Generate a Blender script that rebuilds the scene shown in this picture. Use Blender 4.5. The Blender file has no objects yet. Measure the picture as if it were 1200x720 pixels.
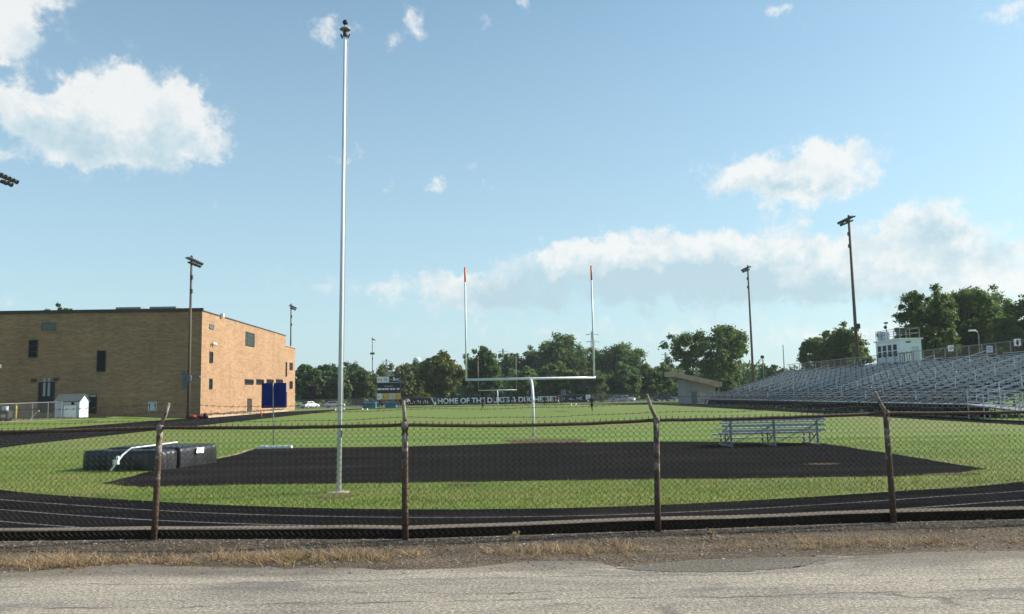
import bpy, bmesh, math, random
import numpy as np
from mathutils import Vector, Matrix, Euler

R = math.radians
sc = bpy.context.scene
col = sc.collection
rng = random.Random(7)
nrg = np.random.default_rng(11)

# ------------------------------------------------------------------ camera
W0, H0, F0 = 1200.0, 720.0, 976.0
EYE = Vector((0, 0, 2.2))
PITCH, ROLL = R(5.99), R(-1.08)
CAMROT = Matrix.Rotation(R(90) + PITCH, 3, 'X') @ Matrix.Rotation(ROLL, 3, 'Z')
cd = bpy.data.cameras.new('camera'); cam = bpy.data.objects.new('camera', cd); col.objects.link(cam)
cd.sensor_width = 36; cd.lens = 36 * F0 / W0; cd.clip_end = 5000; cd.clip_start = 0.05
cam.matrix_world = Matrix.Translation(EYE) @ CAMROT.to_4x4()
sc.camera = cam

def ray(px, py):
    return (CAMROT @ Vector(((px - W0 / 2) / F0, (H0 / 2 - py) / F0, -1))).normalized()
def ground(px, py, z=0.0):
    d = ray(px, py); t = (z - EYE.z) / d.z
    return EYE + d * t
def at(px, py, Y):
    d = ray(px, py); return EYE + d * (Y / d.y)

FR = R(2.06)                                   # heading of the football field
AX = Vector((-math.sin(FR), math.cos(FR), 0)); PX = Vector((math.cos(FR), math.sin(FR), 0))

# ------------------------------------------------------------------ helpers
def tag(o, label=None, cat=None, group=None, kind=None):
    if label: o['label'] = label
    if cat: o['category'] = cat
    if group: o['group'] = group
    if kind: o['kind'] = kind
    return o

def thing(name, label, cat, loc=(0, 0, 0), rz=0, group=None):
    o = bpy.data.objects.new(name, None); col.objects.link(o)
    o.location = loc; o.rotation_euler = (0, 0, rz); o.empty_display_size = .2
    return tag(o, label, cat, group)

def copy_tree(o, parent=None):
    c = o.copy(); col.objects.link(c)
    if parent is not None: c.parent = parent
    for ch in list(o.children): copy_tree(ch, c)
    return c

class MB:
    def __init__(s): s.v = []; s.f = []; s.m = []; s.mi = 0
    def add(s, vs, fs):
        b = len(s.v); s.v += [tuple(v) for v in vs]
        s.f += [tuple(b + i for i in f) for f in fs]; s.m += [s.mi] * len(fs); return s
    def box(s, c, d, rz=0, M=None):
        x, y, z = d[0] / 2, d[1] / 2, d[2] / 2
        vs = [Vector(p) for p in ((-x,-y,-z),(x,-y,-z),(x,y,-z),(-x,y,-z),(-x,-y,z),(x,-y,z),(x,y,z),(-x,y,z))]
        q = M if M is not None else Matrix.Rotation(rz, 3, 'Z')
        vs = [q @ v + Vector(c) for v in vs]
        return s.add(vs, [(3,2,1,0),(4,5,6,7),(0,1,5,4),(1,2,6,5),(2,3,7,6),(3,0,4,7)])
    def cbox(s, c, d, b=.02, M=None):
        """box with chamfered vertical and top edges"""
        x, y, z = d[0] / 2, d[1] / 2, d[2] / 2
        def ring(e, zz):
            X, Y = x - e, y - e
            return [(-X + b, -Y, zz), (X - b, -Y, zz), (X, -Y + b, zz), (X, Y - b, zz), (X - b, Y, zz), (-X + b, Y, zz), (-X, Y - b, zz), (-X, -Y + b, zz)]
        vs = ring(0, -z) + ring(0, z - b) + ring(b * .6, z)
        q = M if M is not None else Matrix.Identity(3)
        vs = [q @ Vector(v) + Vector(c) for v in vs]
        fs = [tuple(range(7, -1, -1)), tuple(range(16, 24))]
        for k in (0, 8):
            for i in range(8): fs.append((k + i, k + (i + 1) % 8, k + 8 + (i + 1) % 8, k + 8 + i))
        return s.add(vs, fs)
    def tube(s, p0, p1, r0, r1=None, n=8, cap=True):
        return s.path([p0, p1], [r0, r0 if r1 is None else r1], n, cap)
    def path(s, pts, r, n=6, cap=True):
        pts = [Vector(p) for p in pts]
        if not hasattr(r, '__len__'): r = [r] * len(pts)
        b = len(s.v); up = None
        for i, p in enumerate(pts):
            d = (pts[min(i + 1, len(pts) - 1)] - pts[max(i - 1, 0)]).normalized()
            if up is None:
                up = Vector((0, 0, 1)) if abs(d.z) < .9 else Vector((1, 0, 0))
            a = d.cross(up).normalized(); c = a.cross(d).normalized(); up = c
            for k in range(n):
                t = 2 * math.pi * k / n
                s.v.append(tuple(p + (a * math.cos(t) + c * math.sin(t)) * r[i]))
        nf = 0
        for i in range(len(pts) - 1):
            for k in range(n):
                s.f.append((b + i*n + k, b + i*n + (k+1) % n, b + (i+1)*n + (k+1) % n, b + (i+1)*n + k)); nf += 1
        if cap and n > 2:
            s.f.append(tuple(b + k for k in range(n - 1, -1, -1))); s.f.append(tuple(b + (len(pts)-1)*n + k for k in range(n))); nf += 2
        s.m += [s.mi] * nf
        return s
    def lathe(s, prof, c=(0, 0, 0), n=16):
        b = len(s.v); c = Vector(c)
        for r, z in prof:
            for k in range(n):
                t = 2*math.pi*k/n; s.v.append((c.x + r*math.cos(t), c.y + r*math.sin(t), c.z + z))
        nf = 0
        for i in range(len(prof) - 1):
            for k in range(n):
                s.f.append((b+i*n+k, b+i*n+(k+1)%n, b+(i+1)*n+(k+1)%n, b+(i+1)*n+k)); nf += 1
        s.f.append(tuple(b + k for k in range(n-1, -1, -1))); s.f.append(tuple(b + (len(prof)-1)*n + k for k in range(n))); nf += 2
        s.m += [s.mi]*nf
        return s
    def ball(s, c, r, n=10, sx=1, sy=1, sz=1):
        prof = [(max(1e-4, r*math.sin(math.pi*i/(n//2+1))), -r*math.cos(math.pi*i/(n//2+1))) for i in range(n//2 + 2)]
        b = len(s.v); s.lathe(prof, (0, 0, 0), n)
        for i in range(b, len(s.v)):
            x, y, z = s.v[i]; s.v[i] = (c[0]+x*sx, c[1]+y*sy, c[2]+z*sz)
        return s
    def prism(s, poly, h0, h1, axis='z'):
        """polygon (2-D) extruded; axis z: (x,y); axis x: (y,z); axis y: (x,z)"""
        n = len(poly)
        def P(p, h): return (p[0], p[1], h) if axis == 'z' else ((h, p[0], p[1]) if axis == 'x' else (p[0], h, p[1]))
        vs = [P(p, h0) for p in poly] + [P(p, h1) for p in poly]
        fs = [tuple(range(n-1, -1, -1)), tuple(range(n, 2*n))] + [(i, (i+1) % n, n+(i+1) % n, n+i) for i in range(n)]
        return s.add(vs, fs)
    def build(s, name, mats, parent=None, smooth=False, loc=None):
        me = bpy.data.meshes.new(name); me.from_pydata(s.v, [], s.f)
        if not isinstance(mats, (list, tuple)): mats = [mats]
        for m in mats: me.materials.append(m)
        if len(mats) > 1: me.polygons.foreach_set('material_index', s.m)
        bm = bmesh.new(); bm.from_mesh(me); bmesh.ops.recalc_face_normals(bm, faces=bm.faces); bm.to_mesh(me); bm.free()
        if smooth: me.polygons.foreach_set('use_smooth', [True]*len(me.polygons))
        o = bpy.data.objects.new(name, me); col.objects.link(o)
        if parent is not None: o.parent = parent
        if loc is not None: o.location = loc
        return o

def quads_mesh(name, V, mat):
    """V: (n,4,3) array of quads"""
    n = len(V); me = bpy.data.meshes.new(name)
    me.vertices.add(n*4); me.vertices.foreach_set('co', np.ascontiguousarray(V, np.float32).ravel())
    me.loops.add(n*4); me.loops.foreach_set('vertex_index', np.arange(n*4, dtype=np.int32))
    me.polygons.add(n); me.polygons.foreach_set('loop_start', np.arange(0, n*4, 4, dtype=np.int32))
    me.polygons.foreach_set('loop_total', np.full(n, 4, np.int32))
    me.update(calc_edges=True); me.materials.append(mat)
    return me

def link(name, me, parent=None, loc=None):
    o = bpy.data.objects.new(name, me); col.objects.link(o)
    if parent is not None: o.parent = parent
    if loc is not None: o.location = loc
    return o

# ------------------------------------------------------------------ materials
class NT:
    def __init__(s, mat):
        s.t = mat.node_tree; s.n = s.t.nodes; s.l = s.t.links
        s.b = s.n.get('Principled BSDF')
    def new(s, typ, **kw):
        x = s.n.new(typ)
        for k, v in kw.items():
            if k in x.bl_rna.properties: setattr(x, k, v)
            else: x.inputs[k].default_value = v
        return x
    def link(s, a, b): s.l.new(a, b)
    def coord(s, which='Object', scale=None):
        c = s.new('ShaderNodeTexCoord'); o = c.outputs[which]
        if scale is not None:
            m = s.new('ShaderNodeMapping'); m.inputs['Scale'].default_value = scale; s.link(o, m.inputs[0]); o = m.outputs[0]
        return o
    def noise(s, vec, scale, detail=4, rough=.55, out=0):
        x = s.new('ShaderNodeTexNoise'); x.inputs['Scale'].default_value = scale; x.inputs['Detail'].default_value = detail
        x.inputs['Roughness'].default_value = rough; s.link(vec, x.inputs['Vector']); return x.outputs[out]
    def ramp(s, fac, stops):
        x = s.new('ShaderNodeValToRGB'); e = x.color_ramp.elements
        e[0].position, e[1].position = stops[0][0], stops[-1][0]
        e[0].color, e[1].color = c4(stops[0][1]), c4(stops[-1][1])
        for p, c in stops[1:-1]:
            k = e.new(p); k.color = c4(c)
        s.link(fac, x.inputs[0]); return x.outputs[0]
    def mix(s, fac, a, b, mode='MIX'):
        x = s.new('ShaderNodeMix', data_type='RGBA', blend_type=mode)
        for i, v in ((0, fac), (6, a), (7, b)):
            if hasattr(v, 'is_output'): s.link(v, x.inputs[i])
            elif i == 0: x.inputs[0].default_value = v
            else: x.inputs[i].default_value = c4(v)
        return x.outputs[2]
    def math(s, op, a, b=None, clamp=False):
        x = s.new('ShaderNodeMath', operation=op, use_clamp=clamp)
        for i, v in ((0, a), (1, b)):
            if v is None: continue
            if hasattr(v, 'is_output'): s.link(v, x.inputs[i])
            else: x.inputs[i].default_value = v
        return x.outputs[0]
    def bump(s, h, strength=.3, dist=.02):
        x = s.new('ShaderNodeBump'); x.inputs['Strength'].default_value = strength; x.inputs['Distance'].default_value = dist
        s.link(h, x.inputs['Height']); s.link(x.outputs[0], s.b.inputs['Normal']); return x

def c4(c): return (c, c, c, 1) if isinstance(c, (int, float)) else (tuple(c) + (1,))[:4]

def newmat(name):
    m = bpy.data.materials.new(name); m.use_nodes = True; return m, NT(m)

def pmat(name, c1, c2=None, scale=3.0, rough=.7, metal=0.0, bump=0.0, stretch=None, spec=.3, contrast=(.35, .65)):
    m, t = newmat(name)
    t.b.inputs['Roughness'].default_value = rough; t.b.inputs['Metallic'].default_value = metal
    t.b.inputs['Specular IOR Level'].default_value = spec
    if c2 is None: c2 = tuple(x * .8 for x in c1)
    v = t.coord('Object', stretch); n = t.noise(v, scale, 5)
    t.link(t.ramp(n, [(contrast[0], c1), (contrast[1], c2)]), t.b.inputs['Base Color'])
    if bump: t.bump(n, bump, .03)
    return m

M = {}
M['white'] = pmat('white_paint', (.84, .84, .84), (.76, .77, .78), 4, .4)
M['pole_white'] = pmat('white_pole_paint', (.74, .76, .79), (.58, .61, .65), 2.5, .35, stretch=(1, 1, .4))
M['alu'] = pmat('aluminium', (.60, .62, .63), (.46, .48, .5), 1.5, .45, .25)
M['alu_dull'] = pmat('weathered_aluminium', (.44, .455, .465), (.32, .335, .35), .9, .6, .1)
M['steel_dark'] = pmat('dark_steel', (.045, .045, .05), (.075, .07, .065), 3, .6, .2)
M['galv'] = pmat('galvanised_steel', (.3, .31, .32), (.2, .2, .2), 6, .5, .4)
M['wood_pole'] = pmat('brown_pole', (.085, .06, .045), (.13, .095, .07), 3, .7, stretch=(1, 1, .1))
M['glass_dark'] = pmat('dark_glass', (.006, .0065, .008), (.01, .011, .013), 1, .35, spec=.12)
M['glass_green'] = pmat('green_tinted_glass', (.035, .055, .04), (.02, .035, .03), 1.2, .3, spec=.2)
M['frame_dark'] = pmat('dark_frame', (.03, .028, .025), (.05, .045, .04), 4, .5)
M['louver'] = pmat('grey_louvre', (.1, .115, .13), (.14, .15, .16), 3, .5)
M['concrete'] = pmat('concrete', (.42, .37, .32), (.30, .26, .22), 1.6, .9, bump=.2)
M['navy'] = pmat('navy_vinyl', (.016, .02, .05), (.028, .028, .06), 2, .5)
M['purple_blk'] = pmat('dark_purple_vinyl', (.03, .024, .04), (.05, .04, .05), 2, .6)
M['blue_sign'] = pmat('blue_panel', (.004, .014, .15), (.006, .02, .18), 2, .55)
M['black'] = pmat('black_plastic', (.012, .012, .014), (.02, .02, .022), 3, .5)
M['orange'] = pmat('orange_paint', (.75, .13, .03), (.6, .1, .03), 4, .5)
M['yellow'] = pmat('yellow_paint', (.65, .42, .05), (.5, .32, .05), 3, .5)
M['teal'] = pmat('teal_vinyl', (.02, .12, .2), (.03, .18, .26), 1.5, .5)
M['yellow_ad'] = pmat('yellow_print', (.7, .5, .1), (.62, .42, .1), 2.5, .6)
M['pink_ad'] = pmat('pale_pink_print', (.62, .45, .42), (.7, .58, .55), 2.5, .6)
M['letter'] = pmat('white_lettering', (.82, .84, .86), (.76, .78, .8), 2, .6)
M['grey_print'] = pmat('grey_print', (.28, .3, .32), (.36, .38, .4), 2, .6)
M['skin'] = pmat('skin', (.16, .09, .06), (.12, .065, .045), 5, .5)
M['jersey'] = pmat('dark_jersey', (.02, .018, .03), (.03, .025, .045), 6, .8)
M['jersey_purple'] = pmat('purple_jersey', (.13, .05, .16), (.1, .04, .12), 6, .8)
M['shorts'] = pmat('black_shorts', (.015, .015, .018), (.025, .025, .03), 6, .8)
M['white_cloth'] = pmat('white_cloth', (.66, .66, .66), (.55, .55, .56), 6, .8)
M['hair'] = pmat('dark_hair', (.02, .014, .01), (.035, .025, .018), 20, .6)
M['rubber'] = pmat('tyre_rubber', (.015, .015, .015), (.025, .025, .025), 8, .9)
M['roof_brown'] = pmat('brown_metal_roof', (.52, .36, .24), (.42, .29, .2), 1.2, .6)
M['block_grey'] = pmat('grey_block', (.34, .35, .34), (.27, .28, .27), 1.2, .85)
M['shingle'] = pmat('grey_shingle', (.06, .085, .085), (.085, .105, .105), 3, .8)
M['shed_white'] = pmat('white_siding', (.56, .60, .66), (.48, .53, .59), .8, .6, stretch=(1, 1, 6))
M['booth_white'] = pmat('white_board', (.80, .83, .84), (.72, .75, .77), 1.2, .6, stretch=(4, 4, .5))
M['bark'] = pmat('bark', (.06, .045, .035), (.035, .027, .02), 4, .9, bump=.4, stretch=(1, 1, .25))
M['plank_tan'] = pmat('pale_timber', (.5, .44, .34), (.4, .34, .26), 3, .7)
M['red_cloth'] = pmat('red_tarp', (.3, .04, .03), (.2, .03, .03), 4, .7)

def rust_mat(name, paint, amount):
    m, t = newmat(name); t.b.inputs['Roughness'].default_value = .8
    v = t.coord('Object'); n = t.noise(v, 9, 6, .7); n2 = t.noise(v, 40, 3)
    rust = t.ramp(n2, [(.3, (.042, .023, .014)), (.7, (.12, .065, .038))])
    sep = t.new('ShaderNodeSeparateXYZ'); t.link(v, sep.inputs[0])
    hg = t.math('MULTIPLY', sep.outputs[2], .13)
    k = t.math('ADD', n, hg)
    mask = t.ramp(k, [(amount, 0.0), (amount + .1, 1.0)])
    t.link(t.mix(mask, rust, paint), t.b.inputs['Base Color'])
    t.bump(n, .5, .006)
    return m
M['post_rust'] = rust_mat('rusty_painted_post', (.25, .22, .185), .66)
M['rail_rust'] = rust_mat('rusty_rail', (.10, .075, .055), .74)
M['wire'] = pmat('rusty_wire', (.022, .018, .014), (.05, .042, .034), 3, .8, 0)
M['wire_far'] = pmat('grey_fence_wire', (.16, .165, .17), (.22, .225, .23), 2, .6, .3)
M['barb'] = pmat('barbed_wire_steel', (.035, .03, .022), (.07, .055, .04), 6, .8, .1)

def brick_mat():
    m, t = newmat('tan_brick'); t.b.inputs['Roughness'].default_value = .9
    v = t.coord('Object'); sep = t.new('ShaderNodeSeparateXYZ'); t.link(v, sep.inputs[0])
    u = t.math('ADD', sep.outputs[0], sep.outputs[1])
    cmb = t.new('ShaderNodeCombineXYZ'); t.link(u, cmb.inputs[0]); t.link(sep.outputs[2], cmb.inputs[1])
    br = t.new('ShaderNodeTexBrick'); t.link(cmb.outputs[0], br.inputs['Vector'])
    br.inputs['Scale'].default_value = 1; br.inputs['Brick Width'].default_value = .6; br.inputs['Row Height'].default_value = .2
    br.inputs['Mortar Size'].default_value = .012; br.inputs['Bias'].default_value = 0
    br.inputs['Color1'].default_value = c4((.36, .228, .13)); br.inputs['Color2'].default_value = c4((.265, .158, .087)); br.inputs['Mortar'].default_value = c4((.31, .20, .12))
    mp = t.new('ShaderNodeMapping'); mp.inputs['Scale'].default_value = (.25, 1.8, 1); t.link(cmb.outputs[0], mp.inputs[0])
    n = t.noise(mp.outputs[0], 1.2, 5, .6); n2 = t.noise(cmb.outputs[0], .18, 3)
    a = t.mix(.75, br.outputs[0], t.ramp(n, [(.3, (.82, .80, .77)), (.7, (1.1, 1.08, 1.06))]), 'MULTIPLY')
    a = t.mix(.6, a, t.ramp(n2, [(.3, (.85, .83, .8)), (.7, (1.08, 1.06, 1.04))]), 'MULTIPLY')
    mp2 = t.new('ShaderNodeMapping'); mp2.inputs['Scale'].default_value = (.55, .05, 1); t.link(cmb.outputs[0], mp2.inputs[0])
    a = t.mix(.8, a, t.ramp(t.noise(mp2.outputs[0], 1.0, 4, .6), [(.36, (.86, .85, .84)), (.52, (1, 1, 1))]), 'MULTIPLY')
    t.link(a, t.b.inputs['Base Color'])
    return m
M['brick'] = brick_mat()

def leaf_mat(name, dark, light, trans=.25):
    m, t = newmat(name)
    v = t.coord('Object'); n = t.noise(v, .35, 3); n2 = t.noise(v, 2.2, 2)
    oi = t.new('ShaderNodeObjectInfo')
    k = t.math('ADD', t.math('MULTIPLY', n, .8), t.math('MULTIPLY', n2, .5))
    k = t.math('ADD', k, t.math('MULTIPLY', t.math('SUBTRACT', oi.outputs['Random'], .5), .25))
    c = t.ramp(k, [(.42, dark), (.85, light)])
    t.link(c, t.b.inputs['Base Color']); t.b.inputs['Roughness'].default_value = .6; t.b.inputs['Specular IOR Level'].default_value = .25
    tr = t.new('ShaderNodeBsdfTranslucent'); t.link(t.mix(.5, c, (.10, .16, .02)), tr.inputs[0])
    mx = t.new('ShaderNodeMixShader'); mx.inputs[0].default_value = trans
    t.link(t.b.outputs[0], mx.inputs[1]); t.link(tr.outputs[0], mx.inputs[2])
    t.link(mx.outputs[0], t.n.get('Material Output').inputs[0])
    return m
M['leaf'] = leaf_mat('tree_leaves', (.050, .100, .025), (.125, .185, .045), .45)
M['leaf_yellow'] = leaf_mat('yellowing_leaves', (.07, .09, .016), (.19, .18, .03), .35)
M['leaf_dark'] = leaf_mat('dark_leaves', (.038, .082, .030), (.085, .145, .048), .42)
M['leaf_willow'] = leaf_mat('olive_leaves', (.07, .098, .034), (.145, .17, .06), .38)
M['leaf_red'] = leaf_mat('red_leaves', (.04, .018, .016), (.09, .035, .03))
M['weed_green'] = leaf_mat('green_weed', (.04, .06, .02), (.1, .13, .05))

# --- ground surfaces
def grass_mat():
    m, t = newmat('mown_grass'); t.b.inputs['Roughness'].default_value = .85; t.b.inputs['Specular IOR Level'].default_value = .15
    v = t.coord('Object')
    big = t.noise(v, .05, 4); mid = t.noise(v, .5, 4, .6); fine = t.noise(v, 9, 5, .75)
    st = t.coord('Object', (.12, .55, 1)); streak = t.noise(st, 1.0, 4, .6)
    c = t.ramp(fine, [(.3, (.078, .135, .025)), (.5, (.118, .188, .037)), (.72, (.165, .222, .06))])
    c = t.mix(.7, c, t.ramp(mid, [(.3, (.8, .82, .8)), (.7, (1.15, 1.1, 1.15))]), 'MULTIPLY')
    c = t.mix(.8, c, t.ramp(streak, [(.32, (.78, .82, .8)), (.68, (1.18, 1.14, 1.1))]), 'MULTIPLY')
    sp = t.new('ShaderNodeSeparateXYZ'); t.link(v, sp.inputs[0])
    wob_ = t.math('MULTIPLY', t.noise(v, .12, 2), 3.0)
    band = t.math('SINE', t.math('MULTIPLY', t.math('ADD', t.math('ADD', sp.outputs[1], t.math('MULTIPLY', sp.outputs[0], .036)), wob_), 1.4))
    c = t.mix(.7, c, t.ramp(t.math('ADD', t.math('MULTIPLY', band, .5), .5), [(.2, (.82, .86, .84)), (.8, (1.16, 1.12, 1.10))]), 'MULTIPLY')
    # worn, yellowed turf in drifting patches
    dry = t.ramp(t.math('ADD', t.math('MULTIPLY', big, .6), t.math('MULTIPLY', mid, .4)), [(.46, 0.0), (.60, .7)])
    c = t.mix(dry, c, t.ramp(fine, [(.3, (.14, .135, .04)), (.7, (.21, .185, .08))]))
    t.link(c, t.b.inputs['Base Color']); t.bump(fine, .7, .05)
    return m
M['grass'] = grass_mat()

def lot_mat(name, c1, c2, c3, fine=60, bump=.5):
    m, t = newmat(name); t.b.inputs['Roughness'].default_value = 1.0; t.b.inputs['Specular IOR Level'].default_value = 0
    v = t.coord('Object'); a = t.noise(v, fine, 3, .8); b = t.noise(t.coord('Object', (.35, 1.2, 1)), .8, 5)
    c = t.ramp(a, [(.3, c1), (.5, c2), (.72, c3)])
    c = t.mix(.75, c, t.ramp(b, [(.33, .72), (.67, 1.2)]), 'MULTIPLY')
    if 'track' in name or 'jumping' in name:       # drifts of dust and worn-off binder
        d1 = t.ramp(t.noise(t.coord('Object', (.12, .5, 1)), 1.0, 6, .65), [(.50, 0.0), (.72, .5)])
        c = t.mix(d1, c, t.ramp(a, [(.3, (.020, .018, .016)), (.7, (.065, .058, .048))]))
    t.link(c, t.b.inputs['Base Color']); t.bump(a, bump, .012)
    return m
M['track'] = lot_mat('black_track', (.006, .006, .007), (.011, .011, .012), (.022, .021, .021), 35)
M['cinder'] = lot_mat('jumping_area_asphalt', (.008, .008, .009), (.015, .015, .016), (.036, .034, .031), 25)
M['lot'] = lot_mat('grey_asphalt', (.10, .10, .10), (.14, .14, .135), (.19, .185, .18), 12)
M['path'] = lot_mat('pale_path', (.26, .2, .13), (.36, .29, .2), (.45, .37, .27), 8)
M['worn'] = lot_mat('worn_earth', (.05, .042, .026), (.11, .09, .058), (.19, .155, .10), 9)
M['line'] = lot_mat('faded_white_line', (.06, .06, .065), (.16, .16, .165), (.26, .26, .265), 6)

def road_mat():
    m, t = newmat('worn_road'); t.b.inputs['Roughness'].default_value = .9; t.b.inputs['Specular IOR Level'].default_value = .2
    v = t.coord('Object')
    a = t.noise(v, 26, 5, .9); b = t.noise(t.coord('Object', (.3, 1.3, 1)), .9, 6, .62); big = t.noise(v, .35, 3)
    vo = t.new('ShaderNodeTexVoronoi'); vo.inputs['Scale'].default_value = 80; t.link(v, vo.inputs['Vector'])
    c = t.ramp(a, [(.33, (.05, .044, .036)), (.5, (.245, .22, .184)), (.66, (.62, .56, .48))])
    c = t.mix(.5, c, t.ramp(vo.outputs['Color'], [(.2, .6), (.8, 1.35)]), 'MULTIPLY')
    c = t.mix(.9, c, t.ramp(b, [(.33, (.58, .58, .58)), (.5, (.95, .94, .92)), (.68, (1.22, 1.19, 1.13))]), 'MULTIPLY')
    # long thin cracks along the carriageway
    wv = t.noise(v, 1.4, 4, .6, out=1); dv = t.new('ShaderNodeVectorMath', operation='MULTIPLY_ADD')
    t.link(wv, dv.inputs[0]); dv.inputs[1].default_value = (.8, .8, 0); t.link(v, dv.inputs[2])
    mp = t.new('ShaderNodeMapping'); mp.inputs['Scale'].default_value = (.22, .95, 1); t.link(dv.outputs[0], mp.inputs[0])
    ve = t.new('ShaderNodeTexVoronoi', feature='DISTANCE_TO_EDGE'); ve.inputs['Scale'].default_value = .9; t.link(mp.outputs[0], ve.inputs['Vector'])
    gate = t.ramp(t.noise(v, .5, 3), [(.48, 0.0), (.58, 1.0)])
    crack = t.math('MULTIPLY', t.ramp(ve.outputs[0], [(.004, 1.0), (.022, 0.0)]), gate)
    c = t.mix(t.math('MULTIPLY', crack, .65), c, (.045, .042, .038))
    sy_ = t.new('ShaderNodeSeparateXYZ'); t.link(v, sy_.inputs[0])
    wl = t.math('MULTIPLY', t.math('SUBTRACT', t.noise(t.coord('Object', (.5, 0, 0)), 1.3, 4, .6), .5), .55)
    for yc, wd in ((9.25, .030), (8.3, .035), (10.35, .018)):
        ds = t.math('ABSOLUTE', t.math('SUBTRACT', t.math('ADD', sy_.outputs[1], wl), yc))
        sm = t.math('MULTIPLY', t.ramp(ds, [(wd*.4, 1.0), (wd*1.6, 0.0)]), t.ramp(t.noise(v, 1.1, 4, .7), [(.42, 0.0), (.56, .7)]))
        c = t.mix(sm, c, (.05, .047, .043))
    # soil washed over the edge of the carriageway
    wash = t.math('ADD', sy_.outputs[1], t.math('MULTIPLY', t.math('SUBTRACT', t.noise(t.coord('Object', (.4, 1, 1)), 1.6, 5, .65), .5), 1.9))
    wash = t.ramp(t.math('MULTIPLY', t.math('SUBTRACT', wash, 9.0), .4), [(.60, 0.0), (.88, .7)])
    c = t.mix(wash, c, t.ramp(a, [(.3, (.035, .028, .021)), (.7, (.16, .135, .105))]))
    # tar-dark worn spots
    spot = t.ramp(t.noise(t.coord('Object', (.55, 1.6, 1)), .75, 5, .65), [(.57, 0.0), (.63, .6)])
    c = t.mix(spot, c, t.ramp(a, [(.3, (.06, .058, .054)), (.7, (.16, .155, .145))]))
    t.link(c, t.b.inputs['Base Color'])
    h = t.math('SUBTRACT', a, crack); t.bump(h, .55, .012)
    return m
M['road'] = road_mat()
M['patch'] = lot_mat('dark_tar_patch', (.045, .041, .035), (.14, .128, .11), (.30, .275, .235), 26)

def verge_mat():
    m, t = newmat('gravel_verge'); t.b.inputs['Roughness'].default_value = .95; t.b.inputs['Specular IOR Level'].default_value = .1
    v = t.coord('Object'); a = t.noise(v, 22, 6, .9); b = t.noise(t.coord('Object', (.5, 1.5, 1)), 1.3, 5)
    c = t.ramp(a, [(.36, (.022, .016, .012)), (.5, (.10, .077, .056)), (.64, (.32, .265, .205))])
    c = t.mix(.8, c, t.ramp(b, [(.35, .6), (.65, 1.15)]), 'MULTIPLY')
    t.link(c, t.b.inputs['Base Color']); t.bump(a, .9, .03)
    return m
M['verge'] = verge_mat()

# ------------------------------------------------------------------ ground, track, field
def sheet(name, poly, z, mat, kind='structure'):
    me = bpy.data.meshes.new(name)
    bm = bmesh.new(); vs = [bm.verts.new((p[0], p[1], z)) for p in poly]; f = bm.faces.new(vs)
    bmesh.ops.triangulate(bm, faces=[f]); bmesh.ops.recalc_face_normals(bm, faces=bm.faces)
    for f in bm.faces:
        if f.normal.z < 0: f.normal_flip()
    bm.to_mesh(me); bm.free(); me.materials.append(mat)
    o = link(name, me); return tag(o, kind=kind)

def catmull(pts, k=8):
    P = [Vector((p[0], p[1], 0)) for p in pts]; out = []
    for i in range(len(P) - 1):
        a, b, c, d = P[max(i-1, 0)], P[i], P[i+1], P[min(i+2, len(P)-1)]
        for j in range(k):
            t = j / k
            out.append(.5 * ((2*b) + (c-a)*t + (2*a-5*b+4*c-d)*t*t + (3*b-a-3*c+d)*t**3))
    out.append(P[-1]); return out

sheet('ground', [(-2500, -400), (2500, -400), (2500, 3500), (-2500, 3500)], -.012, M['grass'])

PB = [ground(180, 632.5), ground(475, 632.5), ground(771, 622.5), ground(1047, 612.5)]
FENCE = [(-26, 14.0), (-13.4, 13.2), (PB[0].x - 3.95, PB[0].y + .12)] + [(p.x, p.y) for p in PB] + [(PB[3].x + 4.0, PB[3].y + .12), (PB[3].x + 8.0, PB[3].y + .3), (26, 14.4)]
def fy(x):
    for (x0, y0), (x1, y1) in zip(FENCE, FENCE[1:]):
        if x <= x1: return y0 + (y1 - y0) * (x - x0) / (x1 - x0)
    return FENCE[-1][1]

C0 = Vector((.9, 43, 0)); C1 = C0 + AX * 97; RAD = 27.3
near = [(-26.5, 46), (-24.6, 36), (-20, 27.6)] + [ground(*q).to_2d() for q in ((2, 574), (150, 585.5), (300, 593), (475, 596.5), (640, 595.5), (770, 591.5), (900, 585), (1050, 575.5), (1198, 564))] + [(18.8, 24.4), (25.0, 33), (28, 46)]
inner = [C1 + PX * RAD * math.cos(a) + AX * RAD * math.sin(a) for a in [math.pi - i * math.pi / 24 for i in range(25)]]   # far curve, left to right
inner = inner[::-1]                                       # right to left
left_str = [C1 - PX * RAD + (Vector((-26.5, 46, 0)) - (C1 - PX * RAD)) * t for t in (.2, .4, .6, .8)]
right_str = [Vector((28, 46, 0)) + (C1 + PX * RAD - Vector((28, 46, 0))) * t for t in (.2, .4, .6, .8)]
loop = inner + left_str + catmull(near, 8) + right_str    # closed
n = len(loop)
def offset(k_of):
    out = []
    for i in range(n):
        a, b, c = loop[i-1], loop[i], loop[(i+1) % n]
        d = (c - a).normalized(); nr = Vector((d.y, -d.x, 0))
        if nr.dot(b - Vector((-.5, 90, 0))) < 0: nr = -nr
        out.append(b + nr * k_of(b))
    return out
def outw(p):
    if p.y > 140: return 8.5
    return 13.2 if p.x < -22 else (3.4 if p.x > 24 and p.y > 33 else 11)
outer = offset(outw)
for p in outer:
    if p.y < 40: p.y = max(p.y, fy(p.x) + .2)
strip = MB(); vs = [(p.x, p.y, 0) for p in loop] + [(p.x, p.y, 0) for p in outer]
strip.add(vs, [(i, (i+1) % n, n + (i+1) % n, n + i) for i in range(n)])
o = strip.build('running_track', M['track'], loc=(0, 0, -.008)); tag(o, kind='structure')
# the asphalt left of the straight, up to the photographer's left
sheet('field_grass', [(p.x, p.y) for p in loop], -.004, M['grass'])
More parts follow.
